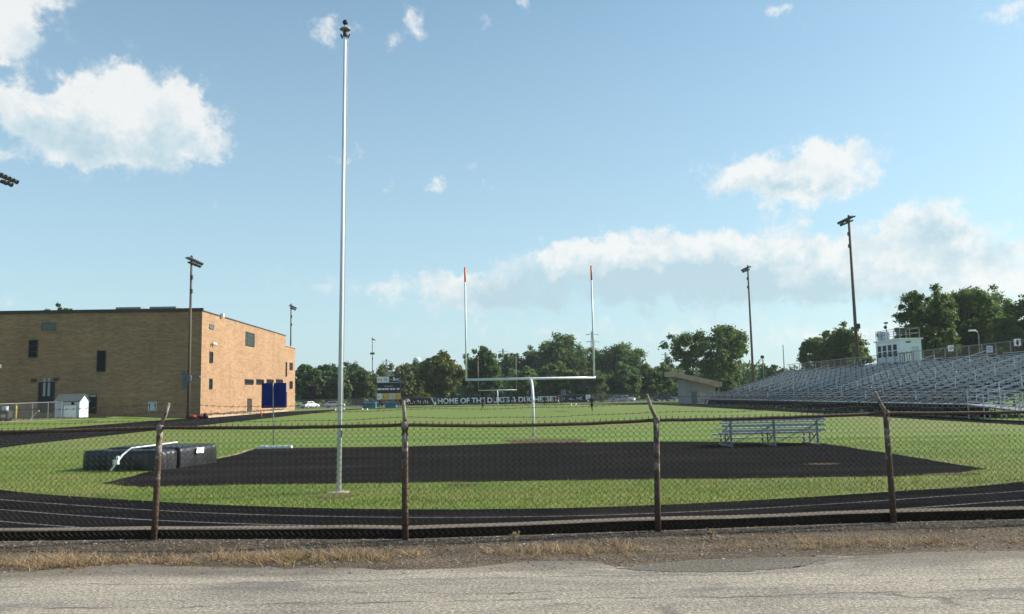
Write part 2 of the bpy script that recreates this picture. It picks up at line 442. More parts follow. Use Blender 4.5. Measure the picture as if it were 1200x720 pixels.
# lane lines
def lane(k, name):
    off = offset(lambda p: k); mb = MB(); w = .028
    o2 = offset(lambda p: k + w * 2)
    for i in range(n):
        j = (i + 1) % n
        if min(off[i].y, off[j].y) < 40 and min(off[i].y - fy(off[i].x), off[j].y - fy(off[j].x)) < .7: continue
        if off[i].x > 20 and 40 < off[i].y < 150 and k > 3.3: continue
        mb.add([off[i], off[j], o2[j], o2[i]], [(0, 1, 2, 3)])
    o = mb.build(name, M['line'], loc=(0, 0, -.003)); tag(o, kind='structure')
for i, k in enumerate((1.06, 2.12, 3.18, 4.24, 5.3, 6.36, 7.42)):
    lane(k, 'track_lane_line')
# jumping area inside the near curve
def wob(poly, k=6, amp=.12):
    out = []
    for i in range(len(poly)):
        a, b = Vector(poly[i]), Vector(poly[(i+1) % len(poly)])
        for j in range(k): out.append(a.lerp(b, j / k) + Vector((rng.uniform(-amp, amp), rng.uniform(-amp, amp))))
    return out
jump = [ground(*q).to_2d() for q in ((120, 566.5), (165, 571), (300, 568), (475, 566), (640, 563.5), (770, 562), (900, 560.6), (1050, 558.5), (1110, 556), (1158, 549.5), (1060, 534), (965, 519.5), (800, 517.5), (640, 518.8), (475, 523.5), (300, 525.5), (278, 533), (240, 541), (195, 548.3))]
sheet('jumping_area', wob(jump, 7, .09), .0, M['cinder'])
# edging strip beside the landing mat
sheet('edging', [(ground(195, 548.3) + Vector((-.18, 0, 0))).to_2d(), ground(195, 548.3).to_2d(), ground(278, 533).to_2d(), ground(300, 525.5).to_2d(), (ground(300, 525.5) + Vector((-.2, 0, 0))).to_2d(), (ground(278, 533) + Vector((-.2, 0, 0))).to_2d()], .004, M['path'])
sheet('worn_patch', wob([ground(590, 516).to_2d(), ground(640, 514.5).to_2d(), ground(686, 515).to_2d(), ground(684, 518.6).to_2d(), ground(640, 519.4).to_2d(), ground(600, 519).to_2d()], 5, .2), .004, M['worn'])
for c, r in (((-4.0, 18.95), .5), ((-1.3, 20.9), .45), ((9.0, 24.8), .35), ((11.0, 21.3), .45)):
    sheet('worn_patch', [(c[0] + r * (1.6 if c[0] > 5 else 1) * rng.uniform(.7, 1.2) * math.cos(a), c[1] + r * .7 * rng.uniform(.7, 1.2) * math.sin(a)) for a in [k * math.pi / 8 for k in range(16)]], .006, M['worn'])
# road and verge
vg = [(x, fy(x) + .1) for x in [i * .5 for i in range(-52, 53)]]
edge = [(x, 11.27 + (.22 if x < -3 else 0) + .16 * math.sin(x * .9) + .12 * math.sin(x * 2.3 + 1) + (.22 if x > 3.9 else (-.42 if x > 1.0 else -.12)) + rng.uniform(-.05, .05)) for x in [i * .25 for i in range(-104, 105)]]
sheet('verge', vg + [(26, 8.5), (-26, 8.5)], -.006, M['verge'])
sheet('road', edge + [(26, -60), (-26, -60)], -.002, M['road'])
sheet('tar_patch', wob([(1.2, 10.75), (1.9, 10.5), (2.7, 10.42), (3.4, 10.6), (3.9, 10.95), (4.2, 11.25), (3.2, 11.3), (2.2, 11.15)], 5, .035), .002, M['patch'])
# far parking lot, left and right, and the paved strip before the gym
sheet('parking_lot', [(-120, 172), (-25, 178), (-25, 200), (-120, 200)], .0, M['lot'])
sheet('parking_lot', [(14, 184), (90, 180), (90, 204), (14, 204)], .0, M['lot'])
sheet('footpath', [at(792, 470, 152).to_2d(), (60, 152), (60, 147), at(792, 470, 147).to_2d()], .004, M['path'])

# grass bank by the gym
def bank_z(x, y):
    s = min(1, max(0, (y - 70) / 28)); s2 = min(1, max(0, (-41.5 - x) / 6)); return .42 * s * s * (3 - 2 * s) * s2
mb = MB(); nx, ny = 20, 16
for j in range(ny + 1):
    for i in range(nx + 1):
        x = -95 + 54.5 * i / nx; y = 66 + 52 * j / ny; mb.v.append((x, y, bank_z(x, y) + .002))
for j in range(ny):
    for i in range(nx): mb.f.append((j*(nx+1)+i, j*(nx+1)+i+1, (j+1)*(nx+1)+i+1, (j+1)*(nx+1)+i))
mb.m = [0]*len(mb.f); o = mb.build('grass_bank', M['grass'], smooth=True); tag(o, kind='structure')
def draped(name, poly, mat, lift=.012):
    ps = wob(poly, 5, .25); cx = sum(p[0] for p in ps)/len(ps); cy = sum(p[1] for p in ps)/len(ps)
    m_ = MB(); m_.v = [(p[0], p[1], bank_z(*p) + lift) for p in ps] + [(cx, cy, bank_z(cx, cy) + lift)]
    k = len(ps); m_.f = [(i, (i+1) % k, k) for i in range(k)]; m_.m = [0]*k
    o = m_.build(name, mat); tag(o, kind='structure')
draped('dirt_path', [(-70, 93.5), (-58, 93.3), (-50, 96), (-43.5, 98.5), (-43, 100), (-50, 98.6), (-56, 96), (-63, 96.3), (-70, 99)], M['path'], .03)
draped('dirt_path', [(-56, 88.5), (-50.5, 88), (-44, 90), (-44.5, 91), (-51, 90), (-55, 90.5)], M['path'], .03)

# grass blades on the strips nearest the camera
def blades(name, region, count, hmin, hmax, mat, wid=.006, lean=.5):
    xs = nrg.uniform(region[0], region[1], count); ys = nrg.uniform(region[2], region[3], count)
    return xs, ys
def blade_quads(xs, ys, zs, h, w, lean):
    k = len(xs); a = nrg.uniform(0, 2*math.pi, k); ld = nrg.uniform(0, 2*math.pi, k); l = h * nrg.uniform(.1, lean, k)
    bx, by = np.cos(a)*w, np.sin(a)*w
    V = np.zeros((k, 4, 3))
    V[:, 0] = np.stack([xs-bx, ys-by, zs], 1); V[:, 1] = np.stack([xs+bx, ys+by, zs], 1)
    tx, ty = xs+np.cos(ld)*l, ys+np.sin(ld)*l
    V[:, 2] = np.stack([tx+bx*.25, ty+by*.25, zs+h], 1); V[:, 3] = np.stack([tx-bx*.25, ty-by*.25, zs+h], 1)
    return V
def blade_mat(name, stops, trans=.3):
    m, t = newmat(name); g = t.new('ShaderNodeNewGeometry')
    c = t.ramp(g.outputs['Random Per Island'], stops)
    if name == 'grass_blades':
        v = t.coord('Object'); st = t.noise(t.coord('Object', (.25, 1.1, 1)), 1.0, 4, .6)
        c = t.mix(.9, c, t.ramp(st, [(.32, (.66, .76, .70)), (.5, (1, 1, 1)), (.66, (1.45, 1.12, 1.5))]), 'MULTIPLY')
    t.link(c, t.b.inputs['Base Color']); t.b.inputs['Roughness'].default_value = .7; t.b.inputs['Specular IOR Level'].default_value = .15
    tr = t.new('ShaderNodeBsdfTranslucent'); t.link(c, tr.inputs[0]); mx = t.new('ShaderNodeMixShader'); mx.inputs[0].default_value = trans
    t.link(t.b.outputs[0], mx.inputs[1]); t.link(tr.outputs[0], mx.inputs[2]); t.link(mx.outputs[0], t.n.get('Material Output').inputs[0])
    return m
M['blade'] = blade_mat('grass_blades', [(0, (.12, .165, .028)), (.6, (.195, .225, .042)), (.9, (.28, .26, .08)), (1, (.36, .30, .14))])
M['straw'] = blade_mat('straw_blades', [(0, (.07, .045, .028)), (.3, (.22, .145, .08)), (.7, (.48, .35, .20)), (.93, (.60, .48, .31)), (1, (.2, .17, .07))])

def poly_in(px_, py_, poly):
    c = np.zeros(len(px_), bool); j = len(poly) - 1
    for i in range(len(poly)):
        xi, yi = poly[i][0], poly[i][1]; xj, yj = poly[j][0], poly[j][1]
        if yi != yj:
            c ^= ((yi > py_) != (yj > py_)) & (px_ < (xj-xi)*(py_-yi)/(yj-yi)+xi)
        j = i
    return c
cnt = 110000
ys = 15.6 + nrg.random(cnt)**1.4 * 22; xs = nrg.uniform(-1, 1, cnt) * (ys * .66 + .5)
jx, jy = xs + nrg.normal(0, .10, cnt), ys + nrg.normal(0, .13, cnt)
keep = poly_in(jx, jy, [(p.x, p.y) for p in loop]) & ~poly_in(jx, jy, jump)
xs, ys = xs[keep], ys[keep]
h = nrg.uniform(.025, .06, len(xs)); V = blade_quads(xs, ys, np.full(len(xs), -.005), h, .008, .9)
o = link('grass', quads_mesh('grass', V, M['blade'])); tag(o, 'short mown green grass round the black jumping area', 'grass', kind='stuff')

# dry tufts along the verge
tx, ty, th = [], [], []
for _ in range(1500):
    x = rng.uniform(-11, 11); dens = .5 + .5*math.sin(x*1.7) + .3*math.sin(x*4.1+2)
    if x < -1.5: dens += .5
    if rng.random() > .08 + .62*dens: continue
    y = rng.gauss(11.75 if x < -1 else 11.95, .17) + (.1 if x > 3 else 0)
    if y > fy(x) - .25: continue
    k = rng.randint(8, 34); hh = rng.uniform(.04, .17)*(1.15 if x < -2 else .9)
    for _ in range(k):
        tx.append(x + rng.gauss(0, .05)); ty.append(y + rng.gauss(0, .05)); th.append(hh*rng.uniform(.4, 1.15))
V = blade_quads(np.array(tx), np.array(ty), np.full(len(tx), -.012), np.array(th)*.85, .004, 3.0)
o = link('dry_grass', quads_mesh('dry_grass', V, M['straw'])); tag(o, 'straw coloured dry grass tufts along the road verge', 'dry grass', kind='stuff')
# matted dead stems between the tufts
k = 16000; xs = nrg.uniform(-11, 11, k); ys = np.array([fy(x) for x in xs]) - np.abs(nrg.normal(.75, .42, k)); kp = (np.sin(xs*2.3)*.3 + np.sin(xs*5.1 + 1)*.25 + nrg.random(k) > .25) & (ys > 11.1)
xs, ys = xs[kp], ys[kp]
V = blade_quads(xs, ys, np.full(len(xs), -.008), nrg.uniform(.008, .045, len(xs)), .0035, 5.0)
M['stems'] = blade_mat('dead_stems', [(0, (.07, .045, .028)), (.4, (.20, .13, .075)), (.85, (.40, .29, .17)), (1, (.5, .4, .26))], .15)
o = link('dead_stems', quads_mesh('dead_stems', V, M['stems'])); tag(o, 'matted brown dead stems covering the verge soil', 'dead grass', kind='stuff')
# loose gravel
def pebbles(count, region, smin, smax):
    mb = MB()
    for _ in range(count):
        x, y = region(); s_ = smin + (smax - smin)*rng.random()**3
        vs = []
        for (a, b, c) in ((1,0,0),(-1,0,0),(0,1,0),(0,-1,0),(0,0,1),(0,0,-.4)):
            vs.append((x + s_*(a*rng.uniform(.7, 1.3) + rng.uniform(-.2, .2)), y + s_*(b*rng.uniform(.7, 1.3) + rng.uniform(-.2, .2)), s_*.5*c*rng.uniform(.6, 1.1)))
        mb.add(vs, [(0,2,4),(2,1,4),(1,3,4),(3,0,4),(2,0,5),(1,2,5),(3,1,5),(0,3,5)])
    return mb
def reg():
    x = rng.uniform(-11, 11)
    y = rng.gauss(fy(x) - .25, .16) if rng.random() < .45 else fy(x) - 2.6*rng.random()**1.6
    return x, y
M['stone'] = blade_mat('gravel_stones', [(0, (.07, .06, .05)), (.5, (.2, .17, .14)), (.93, (.3, .27, .23)), (1, (.5, .48, .45))], 0)
o = pebbles(11000, reg, .005, .03).build('gravel', M['stone']); tag(o, 'loose gravel scattered on the verge below the fence', 'gravel', kind='stuff')

# small weeds by the kerb
def weed(x, y, hgt, label, mat, nlv=40):
    t = thing('weed', label, 'weed', (x, y, -.01))
    st = MB()
    tips = []
    for k in range(7):
        a = rng.uniform(0, 6.28); tip = Vector((math.cos(a)*hgt*.5*rng.random(), math.sin(a)*hgt*.4*rng.random(), hgt*rng.uniform(.6, 1)))
        st.path([(0, 0, 0), tip*.5 + Vector((0, 0, hgt*.08)), tip], [.004, .003, .0015], 4); tips.append(tip)
    st.build('stem', M['straw'], t)
    k = nlv; i = nrg.integers(0, 7, k); f = nrg.uniform(.3, 1.02, k)
    P = np.array([tips[j] for j in i])*f[:, None] + nrg.normal(0, .012, (k, 3))
    V = rand_quads(P, nrg.normal(0, 1, (k, 3)), .022)
    link('leaf', quads_mesh('weed_leaves', V, mat), t)

def rand_quads(P, N, size):
    k = len(P); N = N/np.maximum(1e-6, np.linalg.norm(N, axis=1, keepdims=True))
    t = np.cross(N, nrg.normal(0, 1, (k, 3))); t /= np.maximum(1e-6, np.linalg.norm(t, axis=1, keepdims=True)); b = np.cross(N, t)
    s_ = (size if np.ndim(size) else np.full(k, size))*nrg.uniform(.6, 1.35, k)
    t = t*s_[:, None]; b = b*(s_*nrg.uniform(.45, .85, k))[:, None]
    return np.stack([P-t, P-b*.9, P+t, P+b*.9], 1)

weed(-.02, 12.72, .2, 'withered brown weed against the dark kerb under the goal posts', M['straw'], 60)
weed(-2.85, 11.75, .13, 'small green weed in the dry verge near the second rusty fence post', M['weed_green'], 50)
weed(9.15, 13.25, .2, 'thin dry weed standing by the kerb at the road side of the right bay', M['straw'], 25)
weed(2.9, 12.7, .16, 'spindly straw weed just beside the bent third fence post', M['straw'], 25)

# ------------------------------------------------------------------ kerb and front fence
mb = MB()
fp = [Vector((x, y + .16, 0)) for x, y in FENCE]
kb = []
for p in fp: kb.append(p)
m_ = MB(); cnt_ = 60
pts = [Vector((-26 + 52*i/cnt_, fy(-26 + 52*i/cnt_) + .12, 0)) for i in range(cnt_ + 1)]
for i, p in enumerate(pts):
    j = rng.uniform(-.012, .012)
    m_.v += [(p.x, p.y, -.05), (p.x, p.y + rng.uniform(-.01, .01), .14 + j), (p.x, p.y + .02, .155 + j), (p.x, p.y + .27, .155 + j), (p.x, p.y + .29, -.05)]
for i in range(cnt_):
    a, b = i*5, (i+1)*5
    for k in range(4): m_.f.append((a+k, b+k, b+k+1, a+k+1))
m_.m = [0]*len(m_.f)
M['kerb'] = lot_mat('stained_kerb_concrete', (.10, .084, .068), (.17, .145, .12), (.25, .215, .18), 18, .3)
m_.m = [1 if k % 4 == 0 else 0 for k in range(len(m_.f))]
M['kerb_face'] = lot_mat('dark_kerb_face', (.018, .014, .011), (.03, .023, .017), (.05, .04, .03), 22, .4)  # front face coloured much darker than the kerb top
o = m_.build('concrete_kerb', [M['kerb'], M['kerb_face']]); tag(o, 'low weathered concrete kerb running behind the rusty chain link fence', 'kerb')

FH = 1.75
fence = thing('chain_link_fence', 'rusty chain link fence with barbed wire along the road verge', 'fence', (0, 12.9, 0))
FO = Vector((0, 12.9, 0))
# post: base (x), lean at rail, arm offset
tops = [at(187.5, 501.5, PB[0].y), at(474.5, 498, PB[1].y), at(769, 492.5, PB[2].y), at(1038, 484.5, PB[3].y)]
tips = [at(198, 473, PB[0].y - .08), at(473, 470, PB[1].y - .05), at(758, 463, PB[2].y - .12), at(1025.5, 459.5, PB[3].y - .08)]
FX = [-13.4, PB[0].x - 3.95] + [p.x for p in PB] + [PB[3].x + 4.0, PB[3].x + 8.0]
posts = []
for x in FX:
    q = [i for i in range(4) if abs(PB[i].x - x) < 1e-4]
    if q: posts.append((x, tops[q[0]].x - x, tops[q[0]].z, tips[q[0]] - tops[q[0]]))
    else: posts.append((x, .02, 1.76, Vector((.12 if x < 0 else -.14, -.05, .39))))
arms = []
for x, ln, hz_, av_ in posts:
    b = Vector((x, fy(x), 0)) - FO; tp = b + Vector((ln, 0, hz_)); e = tp + av_; ax_ = av_.x
    m1 = MB(); m1.path([b + Vector((0, 0, -.1)), b.lerp(tp, .33) + Vector((rng.uniform(-.006, .006), 0, 0)), b.lerp(tp, .66), tp + Vector((0, 0, .03))], [.051, .049, .048, .047], 12)
    po = m1.build('post', M['post_rust'], fence, True)
    m2 = MB(); m2.lathe([(.056, -.05), (.057, .03), (.04, .05)], tp, 12)
    m2.path([tp + Vector((0, 0, .03)), tp.lerp(e, .5) + Vector((ax_*.06, 0, 0)), e], [.034, .03, .026], 10)
    m2.build('arm', M['post_rust'], po, True)
    arms.append((tp, e))
# top rail sags a little between the posts
def railz(x):
    for (a, _), (b, _) in zip(arms, arms[1:]):
        if a.x <= x <= b.x:
            t = (x - a.x)/(b.x - a.x); return a.z + (b.z - a.z)*t - .035*4*t*(1-t)*(1.2 if a.x > -2.5 and a.x < 2 else .5)
    return FH
m1 = MB(); xs_ = [FX[0] + (FX[-1] - FX[0])*i/140 for i in range(141)]
m1.path([(x, fy(x) - FO.y - .0, railz(x) + rng.uniform(-.003, .003)) for x in xs_], .028, 8)
m1.build('top_rail', M['rail_rust'], fence, True)
# woven mesh, one zigzag wire after another
def link_fabric(x0, x1):
    mb = MB(); P = .098; nz = 19; zb = .03; k0 = math.ceil(x0/P); k1 = int(x1/P)
    for k in range(k0, k1):
        xc = k*P; pts = []
        top = railz(xc) + .035; dz = (top - zb)/(nz*2)
        bul = .02*math.sin(xc*2.1) + .012*math.sin(xc*5.3)
        for i in range(nz*2 + 1):
            z = zb + i*dz; f = math.sin(math.pi*(z - zb)/(top - zb))
            xx = xc + (P*.52 if i % 2 else -.0*P) + (0 if i % 2 else -.02*P)
            pts.append((xx + .008*math.sin(z*4 + xc), fy(xc) - FO.y - .03 + bul*f + (.004 if i % 2 else -.004), z))
        # twisted knuckle above the rail
        e = pts[-1]; pts.append((e[0] + rng.uniform(-.015, .015), e[1] + rng.uniform(-.01, .01), e[2] + rng.uniform(.02, .04)))
        mb.path(pts, .0038, 3, False)
        # the other half of each diamond
        pts2 = [(2*xc - p[0] + (0), p[1] + .003, p[2]) for p in pts[:-1]]
        pts2 = [(xc - (p[0] - xc), p[1] + .003, p[2]) for p in pts[:-1]]
        pts2.append((pts2[-1][0] + rng.uniform(-.015, .015), pts2[-1][1], pts2[-1][2] + rng.uniform(.02, .04)))
        mb.path(pts2, .0038, 3, False)
    return mb
for (a, _), (b, _) in zip(arms, arms[1:]):
    link_fabric(a.x, b.x).build('wire_mesh', M['wire'], fence)
# barbed wire strands
for (a, ae), (b, be) in zip(arms, arms[1:]):
    for f, sag in ((.32, .03), (.66, .05), (.95, .035)):
        p, q = a.lerp(ae, f), b.lerp(be, f); q = q + Vector((0, 0, rng.uniform(-.03, .02))); mb = MB(); pts = []
        sag *= rng.uniform(.4, 1.6); ph = rng.uniform(0, 6)
        N = 36
        for i in range(N + 1):
            t = i/N; c = p.lerp(q, t); c.z -= sag*4*t*(1-t) + .006*math.sin(t*17 + ph); pts.append(c)
        mb.path(pts, .0032, 3, False)
        for i in range(1, N):
            c = pts[i]
            for d in (Vector((.01, .016, .018)), Vector((-.012, .014, -.018))):
                mb.path([c - d, c + d], .003, 3, False)
        mb.build('barbed_wire', M['barb'], fence)

# ------------------------------------------------------------------ flagpole
b = ground(397, 577)
fpole = thing('flagpole', 'tall white flagpole topped by a dark ball on the near grass strip', 'flagpole', b)
mb = MB(); tipv = at(404.6, 36, b.y + .02) - b
mb.path([(0, 0, 0), tipv*.5, tipv*.985], [.056, .047, .034], 16); mb.build('pole', M['pole_white'], fpole, True)
MB().lathe([(.27, -.02), (.27, .004), (.23, .012), (.1, .02), (.075, .03)], n=20).build('footing', M['concrete'], fpole)
tz = tipv
MB().lathe([(.04, -.13), (.055, -.10), (.06, -.06), (.055, -.02), (.04, 0)], tz + Vector((0, 0, -.03)), 12).build('pulley_housing', M['steel_dark'], fpole, True)
pl = MB(); pl.tube(tz + Vector((-.09, 0, -.15)), tz + Vector((.09, 0, -.15)), .012); pl.tube(tz + Vector((-.07, 0, -.2)), tz + Vector((-.11, 0, -.1)), .02); pl.tube(tz + Vector((.07, 0, -.2)), tz + Vector((.11, 0, -.1)), .02); pl.build('pulley', M['steel_dark'], fpole)
MB().lathe([(.03, 0), (.12, .03), (.14, .05), (.1, .08), (.02, .1)], tz + Vector((0, 0, -.02)), 18).build('cap_disc', M['galv'], fpole, True)
MB().lathe([(.02, .05), (.02, .16)], tz, 8).build('spindle', M['galv'], fpole)
MB().ball(tz + Vector((0, 0, .21)), .068, 14).build('finial_ball', M['navy'], fpole, True)
mb = MB(); mb.path([tz*.98 + Vector((.075, -.04, 0)), tz*.6 + Vector((.085, -.05, 0)), tz*.13 + Vector((.08, -.04, 0))], .006, 4); mb.build('halyard', M['galv'], fpole)
mb = MB(); mb.box((.075, -.03, 1.35), (.03, .03, .16)); mb.build('cleat', M['galv'], fpole)

# ------------------------------------------------------------------ goal posts
def goal(cx_, label, tips_mat):
    g = thing('goal_post', label, 'goal post', cx_, FR, 'football goal posts')
    mb = MB(); pts = [(0, -1.9, 0), (0, -1.9, 1.6)]
    for i in range(1, 9):
        a = i/8*math.pi/2; pts.append((0, -1.9 + 1.45*(1-math.cos(a)) , 1.6 + 1.35*math.sin(a)))
    pts.append((0, 0, 2.98)); mb.path(pts, [.074]*len(pts), 12); mb.build('support_post', M['pole_white'], g, True)
    mb = MB(); mb.tube((-3.62, 0, 3.05), (3.62, 0, 3.05), .066, n=12); mb.build('crossbar', M['pole_white'], g, True)
    for s_ in (-1, 1):
        u = MB(); u.tube((s_*3.55, 0, 3.05), (s_*3.55, 0, 8.5)  , .048, n=10); up = u.build('upright', M['pole_white'], g, True)
        t_ = MB(); t_.tube((s_*3.55, 0, 8.5), (s_*3.55, 0, 9.33),   .049, n=10); t_.build('tip', tips_mat, up, True)
    MB().lathe([(.16, 0), (.16, .03), (.09, .05)], (0, -1.9, 0), 12).build('base_plate', M['galv'], g)
    return g
p_near = Vector((.95, 46.3, 0)); p_far = Vector((-3.0, 156, 0))
g1 = goal(p_near, 'near white gooseneck goal post with orange upright tips', M['orange'])
g2 = copy_tree(g1); g2.location = p_far; g2['label'] = 'far small goal post standing in front of the HOME OF THE banner'
M['far_upright'] = pmat('faded_orange_paint', (.42, .27, .2), (.36, .22, .17), 3, .5)
for ch in g2.children:
    if ch.name.startswith('upright'):
        for q in [ch] + list(ch.children):
            q.material_slots[0].link = 'OBJECT'; q.material_slots[0].material = M['far_upright']

# ------------------------------------------------------------------ landing mat with its bent pole, beside the jumping area
pad_th = R(14); pn = Vector((-11.35, 26.85, 0))
u_ = Vector((-math.cos(pad_th), math.sin(pad_th), 0)); v_ = Vector((math.sin(pad_th), math.cos(pad_th), 0))
def pad_mat():
    m, t = newmat('black_mat_cover'); t.b.inputs['Roughness'].default_value = .42; t.b.inputs['Specular IOR Level'].default_value = .5
    v = t.coord('Object'); n1 = t.noise(v, 1.6, 4); n2 = t.noise(t.coord('Object', (1, 1, .35)), 3.5, 3)
    t.link(t.ramp(n1, [(.3, (.010, .011, .013)), (.7, (.022, .024, .028))]), t.b.inputs['Base Color']); t.bump(n2, .5, .06)
    return m
M['pad'] = pad_mat()
pad = thing('landing_mat', 'black covered high jump landing mat on the grass by the black asphalt', 'landing mat', pn + u_*1.6 + v_*1.5, -pad_th)
def cushion(x0, x1, y0, y1, h, seed):
    """draped cover with sagging top and billowing sides (local frame)"""
    r = random.Random(seed); mb = MB(); N = 22; L = 8; ring = []
    per = []
    for i in range(N): per.append((x0 + (x1-x0)*i/N, y0, 0, -1))
    for i in range(N): per.append((x1, y0 + (y1-y0)*i/N, 1, 0))
    for i in range(N): per.append((x1 - (x1-x0)*i/N, y1, 0, 1))
    for i in range(N): per.append((x0, y1 - (y1-y0)*i/N, -1, 0))
    K = len(per); ph = [r.uniform(0, 6) for _ in range(4)]
    for l in range(L + 1):
        t = l/L
        for i, (x, y, nx_, ny_) in enumerate(per):
            s_ = i/K*2*math.pi
            w = .03*math.sin(s_*9 + ph[0])*(1-t) + .02*math.sin(s_*17 + ph[1])*(1-t)**.5 + .015*math.sin(t*math.pi)
            inset = .05*max(0, (t-.85)/.15)**2
            mb.v.append((x + nx_*(w - inset), y + ny_*(w - inset), h*t*(1 + .012*math.sin(s_*4 + ph[2]))))
    for l in range(L):
        for i in range(K): mb.f.append((l*K+i, l*K+(i+1) % K, (l+1)*K+(i+1) % K, (l+1)*K+i))
    cx, cy = (x0+x1)/2, (y0+y1)/2; base = L*K
    prev = base
    for q, (sc_, dz) in enumerate(((.8, .015), (.5, .0), (.2, -.015))):
        st = len(mb.v)
        for i in range(K):
            x, y, z = mb.v[base+i]; mb.v.append((cx+(x-cx)*sc_, cy+(y-cy)*sc_, z*.2 + h*.8 + dz + .012*math.sin(i*.7+q)))
        for i in range(K): mb.f.append((prev+i, prev+(i+1) % K, st+(i+1) % K, st+i))
        prev = st
    mb.f.append(tuple(prev+i for i in range(K))); mb.m = [0]*len(mb.f)
    return mb
cushion(-1.2, 1.6, -1.5, -.56, .62, 3).build('front_cushion', M['pad'], pad, True)
cushion(-1.2, 1.62, -.44, 1.6, .66, 5).build('rear_cushion', M['pad'], pad, True)
mb = MB(); mb.add([(1.69, .35, .42), (1.70, .75, .40), (1.70, .78, .58), (1.68, .4, .60)], [(0, 1, 2, 3)])
mb.add([(1.695, .35, .42), (1.705, .75, .40), (1.705, .78, .58), (1.685, .4, .60)], [(0, 1, 2, 3)]); mb.box((1.69, .57, .5), (.012, .34, .18)); mb.build('paper_tag', M['white'], pad)
P0, P1, P2, P3 = at(129.5, 548, 26.5), at(136, 541, 26.6), at(151, 524.3, 27.0), at(208, 514.5, 28.9)
P0.z = .04; P2.z = .70; P3.z = .79
bar = thing('jump_bar', 'bent white pole leaning over the black landing mat', 'pole', P0)
mb = MB(); mb.path([Vector((0, 0, 0)), P1.lerp(P2, .5) - P0, P2 - P0 + Vector((-.02, 0, -.05)), P2 - P0 + Vector((.08, 0, .02)), P2.lerp(P3, .5) - P0, P3 - P0], [.034, .03, .026, .026, .024, .022], 8); mb.build('pole', M['white'], bar, True)
mb = MB(); mb.box(P1 - P0 + Vector((0, 0, -.02)), (.16, .12, .14)); mb.box(P1 - P0 + Vector((.07, -.04, .12)), (.08, .08, .1)); mb.build('clamp', M['white'], bar)

# blue panel on a post and the white plank at its foot
b = ground(320.5, 524.5)
s1 = thing('panel_sign', 'square dark blue panel on a thin post at the field corner', 'sign', b)
top = at(320, 449, b.y) - b; lo = at(320, 478.3, b.y) - b
mb = MB(); mb.path([(0, 0, 0), (top.x, 0, top.z + .01)], .026, 10); mb.build('post', M['galv'], s1, True)
xl, xr = (at(306.2, 464, b.y) - b).x, (at(335, 464, b.y) - b).x
mb = MB(); mb.cbox(((xl+xr)/2, .06, (top.z+lo.z)/2), (xr-xl, .05, top.z-lo.z), .01); mb.build('panel', M['blue_sign'], s1)
mb = MB(); mb.box(((xl+xr)/2, .015, lo.z+.2), (xr-xl-.1, .03, .05)); mb.box(((xl+xr)/2, .015, top.z-.2), (xr-xl-.1, .03, .05)); mb.box(((xl+xr)/2+.1, .017, (top.z+lo.z)/2), (.05, .025, top.z-lo.z-.45)); mb.build('bracket', M['blue_sign'], s1)
b2 = ground(322, 525.5)
mb = MB(); mb.cbox((0, 0, .05), (1.55, .18, .1), .015); mb.box((-.5, 0, .112), (.2, .16, .02))
o = mb.build('takeoff_board', M['white'], loc=b2); tag(o, 'long white board lying on the grass below the blue panel', 'board')

# ------------------------------------------------------------------ small aluminium bleacher
b = ground(908, 523)
bl = thing('small_bleacher', 'small aluminium bleacher seen from behind on the black asphalt edge', 'bleacher', b, R(3))
W2 = 2.05
for i, (y, z) in enumerate(((.15, .93), (.75, .68), (1.35, .43))):
    mb = MB(); mb.cbox((0, y, z), (2*W2, .25, .045), .01); mb.build('seat', M['alu_dull'], bl)
    if i < 2:
        mb = MB(); mb.cbox((0, y+.3, z-.42 if z > .8 else z-.4), (2*W2, .25, .04), .01); mb.build('footboard', M['alu_dull'], bl)
mb = MB(); mb.cbox((0, .0, 1.02), (2*W2, .04, .1), .01); mb.build('back_plank', M['alu_dull'], bl)
for z in (.80, .60):
    mb = MB(); mb.cbox((0, .03, z), (2*W2, .04, .09), .01); mb.build('back_plank', M['alu_dull'], bl)
for x in (-1.72, 0, 1.72):
    mb = MB(); mb.box((x, 0, .52), (.07, .06, 1.04)); mb.box((x, .75, .33), (.05, .05, .66)); mb.box((x, 1.35, .2), (.05, .05, .42))
    mb.box((x, .7, .03), (.06, 1.7, .06))
    mb.tube((x, 0, .9), (x, 1.4, .4), .025); mb.tube((x, 0, .06), (x, .75, .62), .02); mb.tube((x, 0, .5), (x, .75, .1), .02)
    mb.build('frame', M['galv'], bl)
mb = MB(); mb.tube((-1.72, .0, .1), (0, 0, .85), .014); mb.tube((0, 0, .1), (1.72, 0, .85), .014); mb.build('brace', M['galv'], bl)

# ------------------------------------------------------------------ gym
gc = ground(234.5, 490.2); gc.z = 0
GL, GH, GD = 44.5, 13.0, 60
gym = thing('gymnasium', 'large flat roofed tan brick gymnasium with one shaded and one sunlit wall', 'building', gc, FR)
# local: x to the right, y away; the sunlit face is x = 0, the shaded face y = 0
H1 = (at(234.5, 364.6, gc.y) - gc).z
mb = MB(); mb.box((-GD/2, GL/2, H1/2 - .2), (GD, GL, H1 + .4)); mb.build('wall', M['brick'], gym)
mb = MB(); mb.box((-GD/2, -.04, H1 + .16), (GD + .3, .3, .4)); mb.box((.0, GL/2 + .1, H1 + .02), (.16, GL + .1, .12)); mb.box((-GD/2, GL/2, H1 + .05), (GD - .4, GL - .4, .3)); mb.build('coping', M['frame_dark'], gym)
mb = MB(); mb.box((-6.5, GL + 4.3, (H1-1.75)/2), (12.6, 8.594, H1-1.75)); low = mb.build('low_wing', M['brick'], gym)
mb = MB(); mb.box((-6.5, GL + 4.3, H1-1.7), (12.9, 8.9, .14)); mb.build('coping', M['concrete'], low)
GR = Matrix.Rotation(-FR, 3, 'Z')
